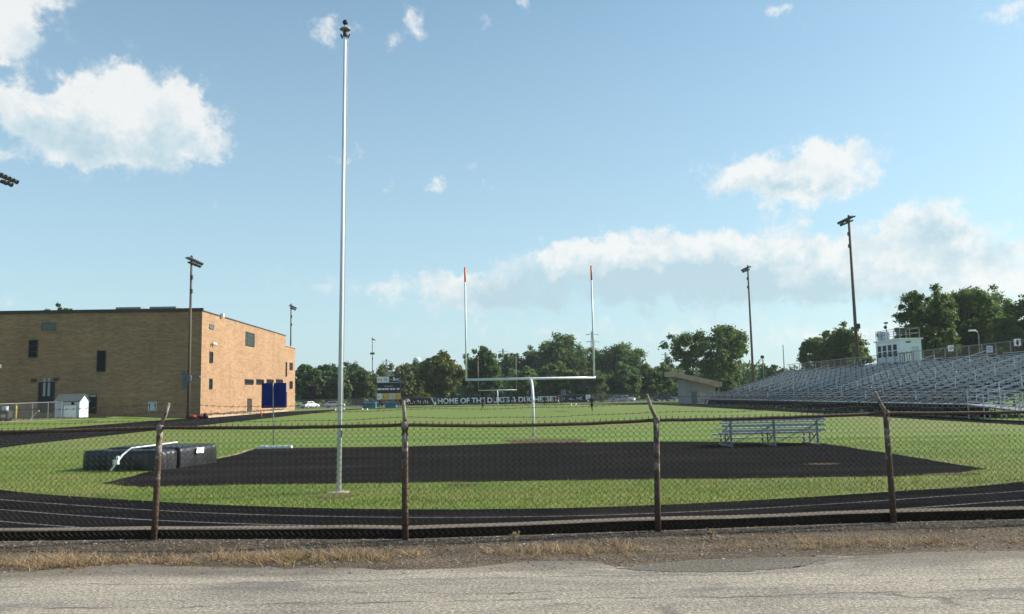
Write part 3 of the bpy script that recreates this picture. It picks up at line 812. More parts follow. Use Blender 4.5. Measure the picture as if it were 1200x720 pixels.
def face_y(px, py):      # point on the shaded wall (local x, z)
    d = ray(px, py); n_ = AX; t = (gc - EYE).dot(n_)/d.dot(n_); q = GR @ (EYE + d*t - gc); return q.x, q.z
def face_x(px, py):      # point on the sunlit wall (local y, z)
    d = ray(px, py); n_ = PX; t = (gc - EYE).dot(n_)/d.dot(n_); q = GR @ (EYE + d*t - gc); return q.y, q.z
def cr(x, y): return x/3.3333, 340 + y/3.3333
def win_y(x0, y0, x1, y1, glass, nx_=1, nz_=1, name='window', fr='frame_dark'):
    a, c = face_y(*cr(x0, y0)), face_y(*cr(x1, y1)); X0, X1, Z1, Z0 = a[0], c[0], a[1], c[1]
    w, h_ = X1-X0, Z1-Z0; cx, cz = (X0+X1)/2, (Z0+Z1)/2
    f = MB(); f.box((X0+.05, -.03, cz), (.1, .12, h_)); f.box((X1-.05, -.03, cz), (.1, .12, h_)); f.box((cx, -.03, Z1-.05), (w-.2, .12, .1)); f.box((cx, -.05, Z0+.05), (w-.2, .18, .1))
    for i in range(1, nx_): f.box((X0+w*i/nx_, -.02, cz), (.06, .08, h_-.2))
    for i in range(1, nz_): f.box((cx, -.025, Z0+h_*i/nz_), (w-.2, .06, .05))
    o = f.build(name, M[fr], gym)
    g = MB(); g.box((cx, .0, cz), (w-.1, .05, h_-.1)); g.build('pane', M[glass], o)
    return o
def win_x(x0, y0, x1, y1, glass, ny_=1, nz_=1, name='window', fr='frame_dark', off=0):
    a, c = face_x(*cr(x0, y0)), face_x(*cr(x1, y1)); Y0, Y1 = a[0], c[0]
    b_ = face_x(*cr(x0, y1)); Z1, Z0 = a[1], b_[1]
    w, h_ = Y1-Y0, Z1-Z0; cy, cz = (Y0+Y1)/2, (Z0+Z1)/2
    if off: off = -.2
    f = MB(); f.box((off+.03, Y0+.05, cz), (.12, .1, h_)); f.box((off+.03, Y1-.05, cz), (.12, .1, h_)); f.box((off+.03, cy, Z1-.05), (.12, w-.2, .1)); f.box((off+.05, cy, Z0+.05), (.18, w-.2, .1))
    for i in range(1, ny_): f.box((off+.02, Y0+w*i/ny_, cz), (.08, .08, h_-.2))
    for i in range(1, nz_): f.box((off+.025, cy, Z0+h_*i/nz_), (.06, w-.2, .06))
    o = f.build(name, M[fr], gym if not off else low)
    g = MB(); g.box((off, cy, cz), (.05, w-.1, h_-.1)); g.build('pane', M[glass], o)
    return o
win_y(163, 128, 217, 158, 'louver', 1, 5, 'louvre', 'louver')
win_y(114, 195, 146, 264, 'glass_dark', 1, 3)
win_y(380, 237, 412, 319, 'glass_dark', 1, 1)
d1 = win_y(152, 360, 210, 478, 'black', 2, 1, 'double_door')
x0, z1 = face_y(*cr(172, 366)); x1, z0 = face_y(*cr(176, 395))
mb = MB()
for px_ in (174, 192):
    q = face_y(*cr(px_, 380)); mb.box((q[0], -.06, q[1]), (.3, .03, 2.2))
mb.build('door_glass', M['grey_print'], d1)
d2 = win_y(348, 406, 377, 482, 'black', 1, 1, 'door')
q = face_y(*cr(362, 412)); mb = MB(); mb.box((q[0], -.05, q[1]), (1.2, .03, .35)); mb.build('transom', M['grey_print'], d2)
for px_, py_ in ((134, 352), (221, 348)):
    q = face_y(*cr(px_, py_)); mb = MB(); mb.box((q[0], -.2, q[1]), (.45, .4, .3)); mb.box((q[0], -.3, q[1]-.2), (.35, .3, .1)); mb.build('wall_lamp', M['steel_dark'], gym)
o = win_y(580, 437, 612, 471, 'louver', 1, 1, 'vent_hood', 'alu')
q = face_y(*cr(596, 455)); mb = MB(); mb.box((q[0], -.05, q[1]), (.55, .04, .8)); mb.build('cover', M['shed_white'], o)
win_x(817, 132, 834, 150, 'louver', 1, 4, 'louvre', 'louver')
win_x(959, 162, 992, 216, 'glass_green', 4, 3)
win_x(818, 240, 830, 284, 'glass_dark', 1, 2); win_x(817, 346, 828, 387, 'glass_dark', 1, 2)
for a, c in ((956, 989), (1001, 1029), (1041, 1067), (1078, 1103)): win_x(a, 348, c, 368, 'glass_dark', 2, 1)
win_x(966, 424, 981, 475, 'frame_dark', 1, 1, 'door')
win_x(1113, 280, 1124, 337, 'glass_dark', 1, 3, off=1); win_x(1135, 283, 1146, 312, 'glass_dark', 1, 2, off=1); win_x(1135, 356, 1146, 385, 'glass_dark', 1, 2, off=1); win_x(1112, 398, 1123, 458, 'black', 1, 1, 'door', off=1)
q = face_x(*cr(828, 208)); mb = MB(); mb.box((.15, q[0], q[1]), (.3, .3, .3)); mb.ball((.35, q[0]-.4, q[1]-.1), .2); mb.ball((.35, q[0]+.4, q[1]-.1), .2); mb.build('flood_lamp', M['white'], gym)
q = face_x(*cr(863, 100)); mb = MB(); mb.box((.2, q[0], q[1]), (.4, .6, .5)); mb.build('wall_camera', M['white'], gym)
mb = MB()
for i in range(60):
    mb.box((.1, .4 + i*.72, .42 + rng.uniform(-.1, .1)), (.2, .6*rng.uniform(.4, 1.1), .12))
mb.build('base_ledge', M['wood_pole'], gym)
mb = MB(); mb.box((.35, GL/2, .1), (.6, GL - .5, .3)); mb.build('footing', M['path'], gym)
mb = MB()
for px_, w in ((437, 3.2), (578, 3.4)):
    q = face_y(*cr(px_, 82)); mb.box((q[0], 6, H1 + .7), (w, 2.5, .9))
mb.build('roof_vent', M['galv'], gym)
q = face_y(*cr(25, 350)); mb = MB(); mb.lathe([(.25, -.02), (.25, .02)], (q[0], -.05, q[1]), 12); mb.build('wall_plate', M['galv'], gym)

# ------------------------------------------------------------------ shed, small fence, bollard, things by the gym wall
sy = 98.5; sz = bank_z(-55, sy)
c0 = at(63, 484, sy); c1 = at(94.5, 484, sy)
shed = thing('garden_shed', 'small white garden shed with grey shingle roof before the shaded brick wall', 'shed', ((c0.x+c1.x)/2, sy + 1, sz), R(2))
w2, d2_, h2 = 1.42, 1.1, 1.95
mb = MB(); mb.box((0, 0, h2/2), (2*w2, 2*d2_, h2)); mb.prism([(-d2_, h2), (d2_, h2), (0, h2 + .72)], -w2, w2, 'x'); mb.build('wall', M['shed_white'], shed)
mb = MB()
for s_ in (-1, 1):
    mb.add([(-w2-.12, s_*(d2_+.15), h2-.08), (w2+.12, s_*(d2_+.15), h2-.08), (w2+.12, 0, h2+.78), (-w2-.12, 0, h2+.78), (-w2-.12, s_*(d2_+.15), h2-.01), (w2+.12, s_*(d2_+.15), h2-.01), (w2+.12, 0, h2+.86), (-w2-.12, 0, h2+.86)],
           [(0,1,2,3),(4,5,6,7),(0,1,5,4),(1,2,6,5),(3,0,4,7)])
mb.build('roof', M['shingle'], shed)
d_ = MB(); d_.box((.35, -d2_-.02, .75), (1.5, .05, 1.5)); dd = d_.build('door', M['white'], shed)
mb = MB(); mb.box((.35, -d2_-.055, 1.52), (1.6, .03, .05)); mb.box((-.43, -d2_-.055, .75), (.05, .03, 1.5)); mb.box((1.13, -d2_-.055, .75), (.05, .03, 1.5)); mb.build('door_frame', M['louver'], dd)
mb = MB(); mb.box((.62, -d2_-.03, 1.68), (.3, .06, .3)); mb.build('window', M['glass_dark'], shed)

def wire_fence(name, pts, hgt, label, post_gap, mat_post, mat_wire, pitch=.35, rad=.012, group=None, mid=False):
    P = [Vector(p) for p in pts]; root = thing(name, label, 'fence', P[0], 0, group); O = P[0]
    k_all = 0
    rail = MB(); rail.path([p - O + Vector((0, 0, hgt)) for p in P], .03, 5)
    if mid: rail.path([p - O + Vector((0, 0, hgt*.5)) for p in P], .025, 5)
    rail.build('rail', mat_post, root)
    net = MB()
    for a, b_ in zip(P, P[1:]):
        L = (b_-a).length; k = max(1, round(L/post_gap)); dirv = (b_-a)/L
        for i in range(k + 1):
            if i == 0 and a is not P[0]: continue
            q = a + dirv*(L*i/k) - O; t_ = MB(); t_.tube(q + Vector((0, 0, -.05)), q + Vector((0, 0, hgt+.05)), .035, n=6); t_.build('post', mat_post, root)
        s_ = -hgt
        while s_ < L:
            for sg in (1, -1):
                a0, a1 = max(0, s_), min(L, s_+hgt)
                if a1 > a0:
                    za, zb = (a0-s_), (a1-s_)
                    if sg < 0: za, zb = hgt-za, hgt-zb
                    net.path([a - O + dirv*a0 + Vector((0, .01*sg, za)), a - O + dirv*a1 + Vector((0, .01*sg, zb))], rad, 3, False)
            s_ += pitch
    net.build('wire_mesh', mat_wire, root)
    return root
z0_ = bank_z(-60, 91)
wire_fence('mesh_fence', [(-66, 86, bank_z(-66, 86)), at(-2, 489, 88).to_2d().to_3d() + Vector((0, 0, bank_z(-54, 88))), at(56, 487, 95).to_2d().to_3d() + Vector((0, 0, bank_z(-53, 95))), at(72, 486, 97).to_2d().to_3d() + Vector((0, 0, bank_z(-53, 97)))], 1.9, 'low grey mesh fence beside the white shed', 2.6, M['galv'], M['wire_far'], .3, .011)
b = at(18.5, 487, 92); b.z = bank_z(b.x, 92)
bo = thing('bollard', 'yellow steel bollard behind the grey mesh fence', 'bollard', b)
MB().lathe([(.12, 0), (.12, 1.5), (.1, 1.58), (.05, 1.62)], n=12).build('post', M['yellow'], bo, True); MB().lathe([(.2, -.02), (.2, .06)], n=12).build('footing', M['concrete'], bo)
b = at(35, 486, 94); b.z = bank_z(b.x, 94)
mb = MB(); mb.path([(0, 0, .06), (.95, .05, 1.0)], .07, 8); mb.cbox((-.05, 0, .07), (.35, .3, .14), .02); mb.box((.92, .05, .98), (.18, .14, .2))
o = mb.build('leaning_timber', M['plank_tan'], loc=b); tag(o, 'pale timber leaning against the mesh fence near the yellow bollard', 'timber')
b = at(4, 488, 90); b.z = bank_z(b.x, 90)
ub = thing('utility_cart', 'dark utility cart with a pale screen behind the mesh fence', 'cart', b)
MB().cbox((0, 0, .75), (1.5, .9, .8), .06).build('body', M['steel_dark'], ub); MB().cbox((.2, -.05, 1.38), (.5, .5, .45), .04).build('screen', M['shed_white'], ub); MB().box((.25, -.47, .6), (.5, .03, .35)).build('panel', M['plank_tan'], ub)
for s_ in (-.5, .5): MB().lathe([(.05, -.4), (.22, -.38), (.22, .38), (.05, .4)], (0, 0, 0), 12).build('wheel', M['rubber'], ub).matrix_local = Matrix.Translation((s_, 0, .22)) @ Matrix.Rotation(R(90), 4, 'X')
b = at(232, 487.5, 100.5); b.z = .05
mb = MB(); r = random.Random(4)
for k in range(7): mb.ball((r.uniform(-.9, .7), r.uniform(-.3, .3), .22), r.uniform(.25, .42), 8, 1.3, 1, .75)
o = mb.build('tarp_heap', M['red_cloth'], loc=b, smooth=True); tag(o, 'crumpled red tarp heap at the corner of the brick gymnasium', 'tarp')
b = at(241, 488, 100); b.z = 0
mb = MB(); mb.lathe([(.32, 0), (.3, .5), (.2, .62), (.05, .66)], n=12); o = mb.build('trash_bag', M['black'], loc=b, smooth=True); tag(o, 'black rubbish bag beside the red tarp heap', 'bag')
b = ground(306, 489.5); mk = thing('marker_post', 'short orange marker post on the track edge by the blue panel', 'marker', b)
MB().lathe([(.1, 0), (.09, .85), (.05, .9)], n=10).build('post', M['orange'], mk, True); MB().lathe([(.24, 0), (.24, .05), (.12, .08)], n=12).build('base', M['black'], mk)

# ------------------------------------------------------------------ light poles
def light_pole(loc, H, label, aim, lens=8, boxes=(2.0, 3.7), r0=.2, tier=2, group='floodlight poles round the field'):
    p = thing('light_pole', label, 'light pole', loc, FR, group)
    MB().path([(0, 0, -.1), (0, 0, H*.5), (0, 0, H)], [r0, r0*.82, r0*.62], 12).build('pole', M['wood_pole'], p, True)
    for t in range(tier):
        z = H - .3 - t*.42; L = 4.5 if t == 0 else 3.0; x = .12*aim
        MB().box((x, 0, z), (.14, L, .16)).build('crossarm', M['steel_dark'], p)
        k = lens if t == 0 else lens - 3
        for i in range(k):
            y = -L/2 + .25 + (L-.5)*i/(k-1)
            if abs(y) < .25: continue
            m1 = MB(); c = Vector((x + aim*.34, y, z - .02)); d = Vector((aim*.8, 0, -.38)).normalized()
            m1.path([c - d*.3, c - d*.16, c + d*.1, c + d*.24], [.06, .11, .19, .2], 10)
            m1.tube((x, y, z), tuple(c - d*.25), .04, n=6)
            lp = m1.build('floodlight', M['louver'], p, True)
            m2 = MB(); m2.path([c + d*.24, c + d*.252], [.19, .19], 10); m2.build('lens', M['glass_dark'], lp)
    MB().lathe([(.05, 0), (.16, .1), (.16, .25), (.05, .36)], (0, 0, H), 10).build('cap', M['steel_dark'], p)
    for bz in boxes: MB().cbox((-.05 + aim*.18, -.22, H - bz - .35), (.3, .34, .5), .03).build('ballast_box', M['steel_dark'], p)
    return p
b = at(220.5, 487.5, 100.0); b.z = .05
lp1 = light_pole(b, (at(222, 303, 100) - b).z, 'brown floodlight pole in front of the brick gymnasium corner', 1)
mb = MB(); mb.cbox((-.55, -.1, 4.6), (.5, .3, 2.2), .03); mb.cbox((.1, -.28, 4.7), (.55, .3, .8), .03); mb.build('electric_box', M['louver'], lp1)
mb = MB(); mb.tube((.35, -.1, 4.9), (1.2, -.1, 4.9), .05); mb.tube((.35, -.1, 5.1), (1.1, -.1, 5.1), .04); mb.ball((1.25, -.1, 4.9), .16); mb.build('side_lamp', M['louver'], lp1)
b = Vector((at(340.3, 450, 172).x, 172, 0)); light_pole(b, (at(340.3, 358, 172)).z, 'floodlight pole rising behind the low end of the gymnasium', 1)
b = Vector((at(-11, 300, 63.7).x, 63.7, 0)); lp3 = light_pole(b, at(0, 211, 65).z + .4, 'floodlight pole half cut off by the photo edge left of the gymnasium', 1)
mb = MB(); mb.tube((0, 0, 5.2), (.1, 1.1, 5.2), .05); mb.cbox((.1, 1.35, 5.15), (.3, .75, .28), .03); mb.build('side_lamp', M['louver'], lp3)
b = Vector((at(1006, 440, 114).x, 114, 0)); lp4 = light_pole(b, at(996, 255, 114).z, 'tallest floodlight pole beside the white press box', -1, r0=.26)
mb = MB(); q = at(1005, 382.5, 114); mb.cbox((.25, 0, q.z), (.7, .5, .7), .05); mb.build('speaker_horn', M['steel_dark'], lp4)
b = Vector((at(882.5, 440, 162).x, 162, 0)); light_pole(b, at(874, 313, 162).z, 'floodlight pole behind the far end of the bleachers', -1, r0=.26)
b = Vector((at(436.4, 450, 262).x, 262, 0))
fp_ = light_pole(b, at(436.6, 397, 262).z, 'thin distant lattice topped mast above the trees left of the scoreboard', 1, 5, (6.0,), .16, 1)
fp_['label'] = 'thin distant lamp mast above the trees left of the scoreboard'
mb = MB(); q = at(436.5, 414.5, 262); mb.box((0, 0, q.z), (1.4, .4, .6)); mb.build('lower_lamp', M['steel_dark'], fp_)

# ------------------------------------------------------------------ grandstand
gs_o = Vector((31.0 + 57*.0, 57.0, 0))
gs = thing('grandstand', 'long aluminium grandstand with stair aisles beside the track', 'grandstand', gs_o, R(1.0))
LEN, ROWS, DX, DZ, X0, ZF = 76.0, 19, .66, .205, 1.35, .95
aisles = [0.9, 9.4, 18.6, 27.8, 37.0, 46.2, 55.4, 64.6]
AWD = 1.15
segs = []; s_ = 0.0
for a in aisles:
    if a - AWD/2 > s_ + .2: segs.append((s_, a - AWD/2))
    s_ = a + AWD/2
segs.append((s_, LEN))
M['walk'] = pmat('grey_deck', (.3, .32, .34), (.22, .24, .26), .8, .6, .15)
def riser_mat():
    m, t = newmat('aluminium_plank'); t.b.inputs['Roughness'].default_value = .55; t.b.inputs['Metallic'].default_value = .15
    v = t.coord('Object'); n1 = t.noise(t.coord('Object', (1, .35, 1)), 1.2, 5, .7); n2 = t.noise(v, 4.5, 2)
    c = t.ramp(n1, [(.3, (.36, .375, .38)), (.7, (.57, .58, .59))])
    c = t.mix(t.ramp(n2, [(.60, 0.0), (.68, .6)]), c, (.1, .11, .12))
    t.link(c, t.b.inputs['Base Color']); return m
M['plank'] = riser_mat()
for i in range(ROWS):
    x, z = X0 + i*DX, ZF + i*DZ
    mb = MB()
    for a, b_ in segs: mb.box((x + .38, (a+b_)/2, z + .43), (.26, b_-a, .045))
    mb.build('seat_plank', M['plank'], gs)
    mb = MB()
    for a, b_ in segs:
        mb.box((x + .12, (a+b_)/2, z), (.5, b_-a, .04)); mb.box((x + .40, (a+b_)/2, z + .1), (.03, b_-a, .16))
    mb.mi = 1; y = .6
    while y < LEN:
        if all(abs(y - a) > .7 for a in aisles): mb.box((x + .42, y, z + .3), (.1, .07, .22))
        y += 1.53
    mb.build('footboard', [M['alu_dull'], M['steel_dark']], gs)
TOPX, TOPZ = X0 + ROWS*DX, ZF + (ROWS-1)*DZ
for k, a in enumerate(aisles):
    mb = MB()
    for i in range(ROWS*2):
        x, z = X0 + i*DX/2 - .05, ZF + i*DZ/2; mb.box((x + .12, a, z + .05), (.22, AWD - .06, .05))
    mb.build('aisle_step', M['alu_dull'], gs)
    mb = MB()
    ya = a + AWD/2 - .1
    p0 = Vector((X0 - .1, ya, ZF + .95)); p1 = Vector((TOPX - 1.2, ya, TOPZ + .75))
    mb.tube(p0, p1, .03, n=6); mb.tube(p0 + Vector((0, 0, -.45)), p1 + Vector((0, 0, -.45)), .024, n=6)
    for i in range(8):
        q = p0.lerp(p1, i/7); mb.tube(q, q + Vector((0, 0, -.95)), .028, n=6)
    mb.build('handrail', M['alu'], gs)
mb = MB(); mb.box((.66, LEN/2, ZF - .03), (1.32, LEN, .07)); mb.build('walkway', M['walk'], gs)
mb = MB(); y = 0; k = 0
while y <= LEN:
    mb.box((0.02, y, ZF + .42), (.06, .06, 1.28)); y += .72; k += 1
mb.tube((0.02, 0, ZF + 1.06), (0.02, LEN, ZF + 1.06), .028, n=6); mb.tube((0.02, 0, ZF + .1), (.02, LEN, ZF + .1), .025, n=6)
mb.build('front_railing', M['galv'], gs)
# dark understructure
mb = MB()
for y in np.arange(.3, LEN, 2.3):
    for x in (.15, 3.2, 6.4, 9.6, 13.2):
        z = ZF + max(0, (x - X0)/DX*DZ) - .1
        mb.box((x, y, z/2), (.09, .09, z))
    mb.tube((.15, y, .1), (3.2, y, 1.3), .04, n=5); mb.tube((.15, y, .85), (3.2, y, .1), .04, n=5)
    mb.tube((0.1, y, ZF - .1), (TOPX, y, TOPZ - .15), .07, n=5); mb.tube((3.2, y, .1), (9.6, y, 3.2), .04, n=5); mb.tube((6.4, y, .1), (13.2, y, 4), .04, n=5)
    mb.tube((.15, y, .06), (.15, min(LEN, y + 2.3), .85), .035, n=5)
mb.build('truss', M['steel_dark'], gs)
mb = MB()
r = random.Random(9)
for y in np.arange(1, LEN, 2.9):
    mb.box((.75, y, .14), (.5, r.uniform(.4, .9), .28))
mb.box((.75, LEN/2, .03), (.2, LEN, .05)); mb.build('footing_block', M['concrete'], gs)
mb = MB(); mb.box((1.2, LEN/2, .45), (.05, LEN, .8)); mb.build('underside_shade', M['black'], gs)  # black sheet standing in for the shade under the walkway
# rear rail with wire mesh
mb = MB(); zt = TOPZ + 1.45
for y in np.arange(0, LEN + .1, 2.2): mb.box((TOPX + .1, y, TOPZ + .6), (.07, .07, 1.75))
mb.tube((TOPX + .1, 0, zt), (TOPX + .1, LEN, zt), .035, n=6); mb.tube((TOPX + .1, 0, TOPZ + .35), (TOPX + .1, LEN, TOPZ + .35), .03, n=6); mb.build('rear_railing', M['galv'], gs)
mb = MB()
for s_ in np.arange(-1.1, LEN, .3):
    a0, a1 = max(0, s_), min(LEN, s_ + 1.1)
    mb.path([(TOPX + .1, a0, TOPZ + .35 + a0 - s_), (TOPX + .1, a1, TOPZ + .35 + a1 - s_)], .004, 3, False); mb.path([(TOPX + .11, a0, zt - (a0 - s_)), (TOPX + .11, a1, zt - (a1 - s_))], .004, 3, False)
mb.build('rear_mesh', M['steel_dark'], gs)
mb = MB(); mb.box((TOPX - .15, LEN/2, TOPZ + .28), (.3, LEN, .14)); mb.build('top_beam', M['steel_dark'], gs)
GSR = Matrix.Rotation(R(1.0), 3, 'Z')
def gsw(p): return gs_o + GSR @ Vector(p)
def on_rear(px, py):
    d = ray(px, py); n_ = GSR @ Vector((1, 0, 0)); o_ = gsw((TOPX + .1, 0, 0)); t = (o_ - EYE).dot(n_)/d.dot(n_); return EYE + d*t
# signs on the rear rail
for px0, px1, py0, py1, mark, lab in ((1113, 1117.4, 405, 411.7, 'bar', 'smaller white notice sign on the stand rail right of the press box'), (1158.8, 1163, 405.5, 413.2, 'faint', 'pale bluish notice sign on the stand rail below the lamp'), (1191, 1196, 397.4, 405.5, 'man', 'white sign with a dark figure mark at the high end of the stand rail')):
    a, b_ = on_rear(px0, py0), on_rear(px1, py1); c = (a + b_)/2; w = max(.45, (a - b_).to_2d().length); h_ = a.z - b_.z
    w = min(w, .62*h_ if mark != 'faint' else .6*h_)
    t = thing('rail_sign', lab, 'sign', c + Vector((-.09, 0, 0)), R(1.0), 'notice signs on the stand rail')
    # faces the field and, turned, the road
    yaw = R(55)
    Q = Matrix.Rotation(yaw, 3, 'Z')
    MB().box((0, 0, 0), (.03, w*1.35, h_), M=Q).build('board', M['white'] if mark != 'faint' else M['shed_white'], t)
    m1 = MB()
    if mark == 'man':
        m1.box(Q @ Vector((-.02, 0, h_*.26)), (.02, w*.3, h_*.2), M=Q); m1.box(Q @ Vector((-.02, 0, -.02)), (.02, w*.5, h_*.34), M=Q); m1.box(Q @ Vector((-.02, 0, -h_*.3)), (.02, w*.3, h_*.24), M=Q)
    else:
        for kk in range(3): m1.box(Q @ Vector((-.02, 0, h_*(.22 - .2*kk))), (.02, w*.7, h_*.07), M=Q)
    m1.build('mark', M['navy'] if mark == 'man' else M['louver'], t)
# lamp posts behind the stand
q = on_rear(1133, 403); lampb = Vector((q.x + 1.2, q.y, 0)); topz = at(1132, 388.5, q.y).z
lt = thing('street_lamp', 'grey street lamp behind the grandstand rail before the big trees', 'street lamp', lampb)
MB().path([(0, 0, 0), (0, 0, topz - .3), (-.1, 0, topz - .05), (-.5, -.2, topz + .05)], [.07, .05, .045, .04], 8).build('pole', M['galv'], lt, True)
MB().cbox((-.75, -.3, topz + .05), (.6, .35, .16), .04).build('lamp_head', M['white'], lt)
q = at(919, 433, 142); lampb = Vector((q.x, 142, 0))
t = thing('thin_mast', 'bare thin mast behind the middle of the grandstand', 'mast', lampb); MB().tube((0, 0, 0), (0, 0, at(918, 405, 142).z), .1, .07, 8).build('pole', M['galv'], t); MB().lathe([(.1, 0), (.02, .15)], (0, 0, at(918, 405, 142).z), 8).build('cap', M['galv'], t)
q = at(894.5, 433, 136); t = thing('speaker_post', 'short post with a dark loudspeaker at the far end of the grandstand', 'loudspeaker', Vector((q.x, 136, 0)))
zz = at(894.5, 419.3, 136).z; MB().tube((0, 0, 0), (0, 0, zz), .06, .05, 8).build('post', M['galv'], t); MB().cbox((-.1, -.1, zz + .1), (.5, .45, .5), .08).build('horn', M['steel_dark'], t)

# access ramp at the near end
rp = thing('access_ramp', 'aluminium access ramp with double handrails at the near end of the grandstand', 'ramp', gsw((-.2, 0, 0)), R(1.0))
mb = MB(); mb.add([(0, 0, ZF), (1.5, 0, ZF), (1.5, -13, .25), (0, -13, .25), (0, 0, ZF-.1), (1.5, 0, ZF-.1), (1.5, -13, .15), (0, -13, .15)], [(0,1,2,3),(4,5,6,7),(0,1,5,4),(1,2,6,5),(2,3,7,6),(3,0,4,7)]); mb.build('deck', M['walk'], rp)
for x in (0.03, 1.47):
    mb = MB()
    for k in range(8):
        y = -13*k/7; z = ZF - (ZF-.25)*k/7; mb.box((x, y, (z + 1.0)/2), (.06, .06, z + 1.0))
    for hz in (1.0, .55, .2): mb.tube((x, 0, ZF + hz), (x, -13, .25 + hz), .03, n=6)
    mb.build('handrail', M['alu'], rp)

# press box
pb_o = gsw((TOPX + .35, 0, 0)); a = at(1022.5, 426, 101); b_ = at(1050, 425, 95)
py0_, py1_ = 38.4, 44.6
zb = TOPZ + .25
pb = thing('press_box', 'white press box with four dark windows on top of the grandstand', 'press box', gsw((TOPX + .3, 38.4, 0)), R(1.0))
LW, DW, HW = 6.3, 2.4, 2.75
mb = MB(); mb.box((DW/2, LW/2, zb + HW/2), (DW, LW, HW)); mb.build('wall', M['booth_white'], pb)
mb = MB(); mb.box((DW/2, LW/2, zb + HW + .08), (DW + .35, LW + .35, .16)); mb.build('roof', M['white'], pb)
for k in range(4):
    y = .75 + k*1.32
    f = MB(); f.box((-.03, y + .55, zb + 1.55), (.06, 1.06, .08)); f.box((-.03, y + .55, zb + 2.3), (.06, 1.06, .07)); f.box((-.03, y + .55, zb + .85), (.08, 1.06, .08)); f.box((-.03, y + .03, zb + 1.57), (.06, .06, 1.4)); f.box((-.03, y + 1.07, zb + 1.57), (.06, .06, 1.4))
    w = f.build('window', M['white'], pb); g = MB(); g.box((-.008, y + .55, zb + 1.57), (.03, 1.0, 1.4)); g.build('pane', M['glass_dark'], w)
mb = MB(); mb.box((.9, -.02, zb + 1.95 + .5), (.55, .04, .16)); mb.build('nameplate', M['steel_dark'], pb)
mb = MB(); mb.box((1.7, -.02, zb + 1.0), (.8, .04, 1.9)); dr = mb.build('door', M['shed_white'], pb); mb = MB(); mb.box((1.4, -.06, zb + 1.0), (.06, .05, .14)); mb.build('handle', M['steel_dark'], dr)
mb = MB(); zr = zb + HW + .16
for x, y in ((.05, .1), (.05, 1.6), (.05, 3.2), (.05, 4.8), (.05, 6.2), (2.3, .1), (2.3, 3.2), (2.3, 6.2), (1.2, .1), (1.2, 6.2)): mb.tube((x, y, zr), (x, y, zr + 1.15), .035, n=6)
for z in (zr + 1.15, zr + .6):
    mb.tube((.05, .1, z), (.05, 6.2, z), .03, n=6); mb.tube((2.3, .1, z), (2.3, 6.2, z), .03, n=6); mb.tube((.05, .1, z), (2.3, .1, z), .03, n=6); mb.tube((.05, 6.2, z), (2.3, 6.2, z), .03, n=6)
mb.build('roof_railing', M['galv'], pb)
mb = MB(); mb.box((.35, 4.9, zr + .55), (.5, 2.2, .95)); mb.build('roof_cabinet', M['shed_white'], pb)
mb = MB(); mb.tube((.5, 4.3, zr + 1.0), (.5, 4.3, zr + 2.1), .04, n=6); mb.box((.5, 4.3, zr + 2.1), (.3, .5, .18)); mb.ball((.5, 4.5, zr + 1.6), .22, 8); mb.build('antenna', M['steel_dark'], pb)
mb = MB(); mb.box((.4, 1.4, zr + 1.05), (.4, .6, .5)); mb.ball((.3, 5.95, zr + .8), .3, 8); mb.build('loudspeaker', M['steel_dark'], pb)
mb = MB()
for x in (.15, DW - .15):
    for y in (.15, LW/2, LW - .15): mb.box((x, y, zb/2), (.16, .16, zb))
mb.build('support_leg', M['steel_dark'], pb)
# gear cabinet: people-sized rails beside the booth
mb = MB()
for k in range(6): mb.tube((-.35, -.4 - k*.55, TOPZ + .3), (-.35, -.4 - k*.55, TOPZ + 1.4 + .15*(k % 2)), .035, n=6)
mb.tube((-.35, -.4, TOPZ + 1.35), (-.35, -3.2, TOPZ + 1.35), .03, n=6); mb.build('landing_rail', M['steel_dark'], pb)

# ------------------------------------------------------------------ shelter at the far end of the stand
a = at(788, 436.5, 150); b_ = at(842, 449, 150); bx = at(804, 470, 150); bx2 = at(828, 470, 150)
cn = thing('shelter', 'grey block shelter with a slanted brown roof at the end of the grandstand', 'shelter', (bx.x, 150, 0))
mb = MB(); w_ = bx2.x - bx.x + 1.6; mb.prism([(0, 0), (w_, 0), (w_, 3.05), (0, 4.25)], 0, 7, 'y'); mb.build('wall', M['block_grey'], cn)
ra, rb = a - bx, b_ - bx
mb = MB(); mb.add([(ra.x, -2, a.z-.85), (rb.x, -2, b_.z-.75), (rb.x, 8, b_.z-.55), (ra.x, 8, a.z-.65), (ra.x, -2, a.z-.0), (rb.x, -2, b_.z+.15), (rb.x, 8, b_.z+.45), (ra.x, 8, a.z+.3)], [(3,2,1,0),(4,5,6,7),(0,1,5,4),(1,2,6,5),(2,3,7,6),(3,0,4,7)]); mb.build('roof', M['roof_brown'], cn)
mb = MB(); mb.box((rb.x + .03, 3, b_.z-.2), (.1, 10, .7)); mb.build('fascia', M['white'], cn)
mb = MB(); mb.box((w_ + .8, .5, 1.4), (.15, .15, 2.8)); mb.box((w_ + .8, 6, 1.4), (.15, .15, 2.8)); mb.build('post', M['galv'], cn)
mb = MB(); mb.box((1.5, -.03, 1.05), (1.0, .06, 2.1)); mb.build('door', M['louver'], cn)
mb = MB(); mb.box((3.2, -.03, 1.5), (1.4, .06, .9)); mb.build('hatch', M['alu_dull'], cn)

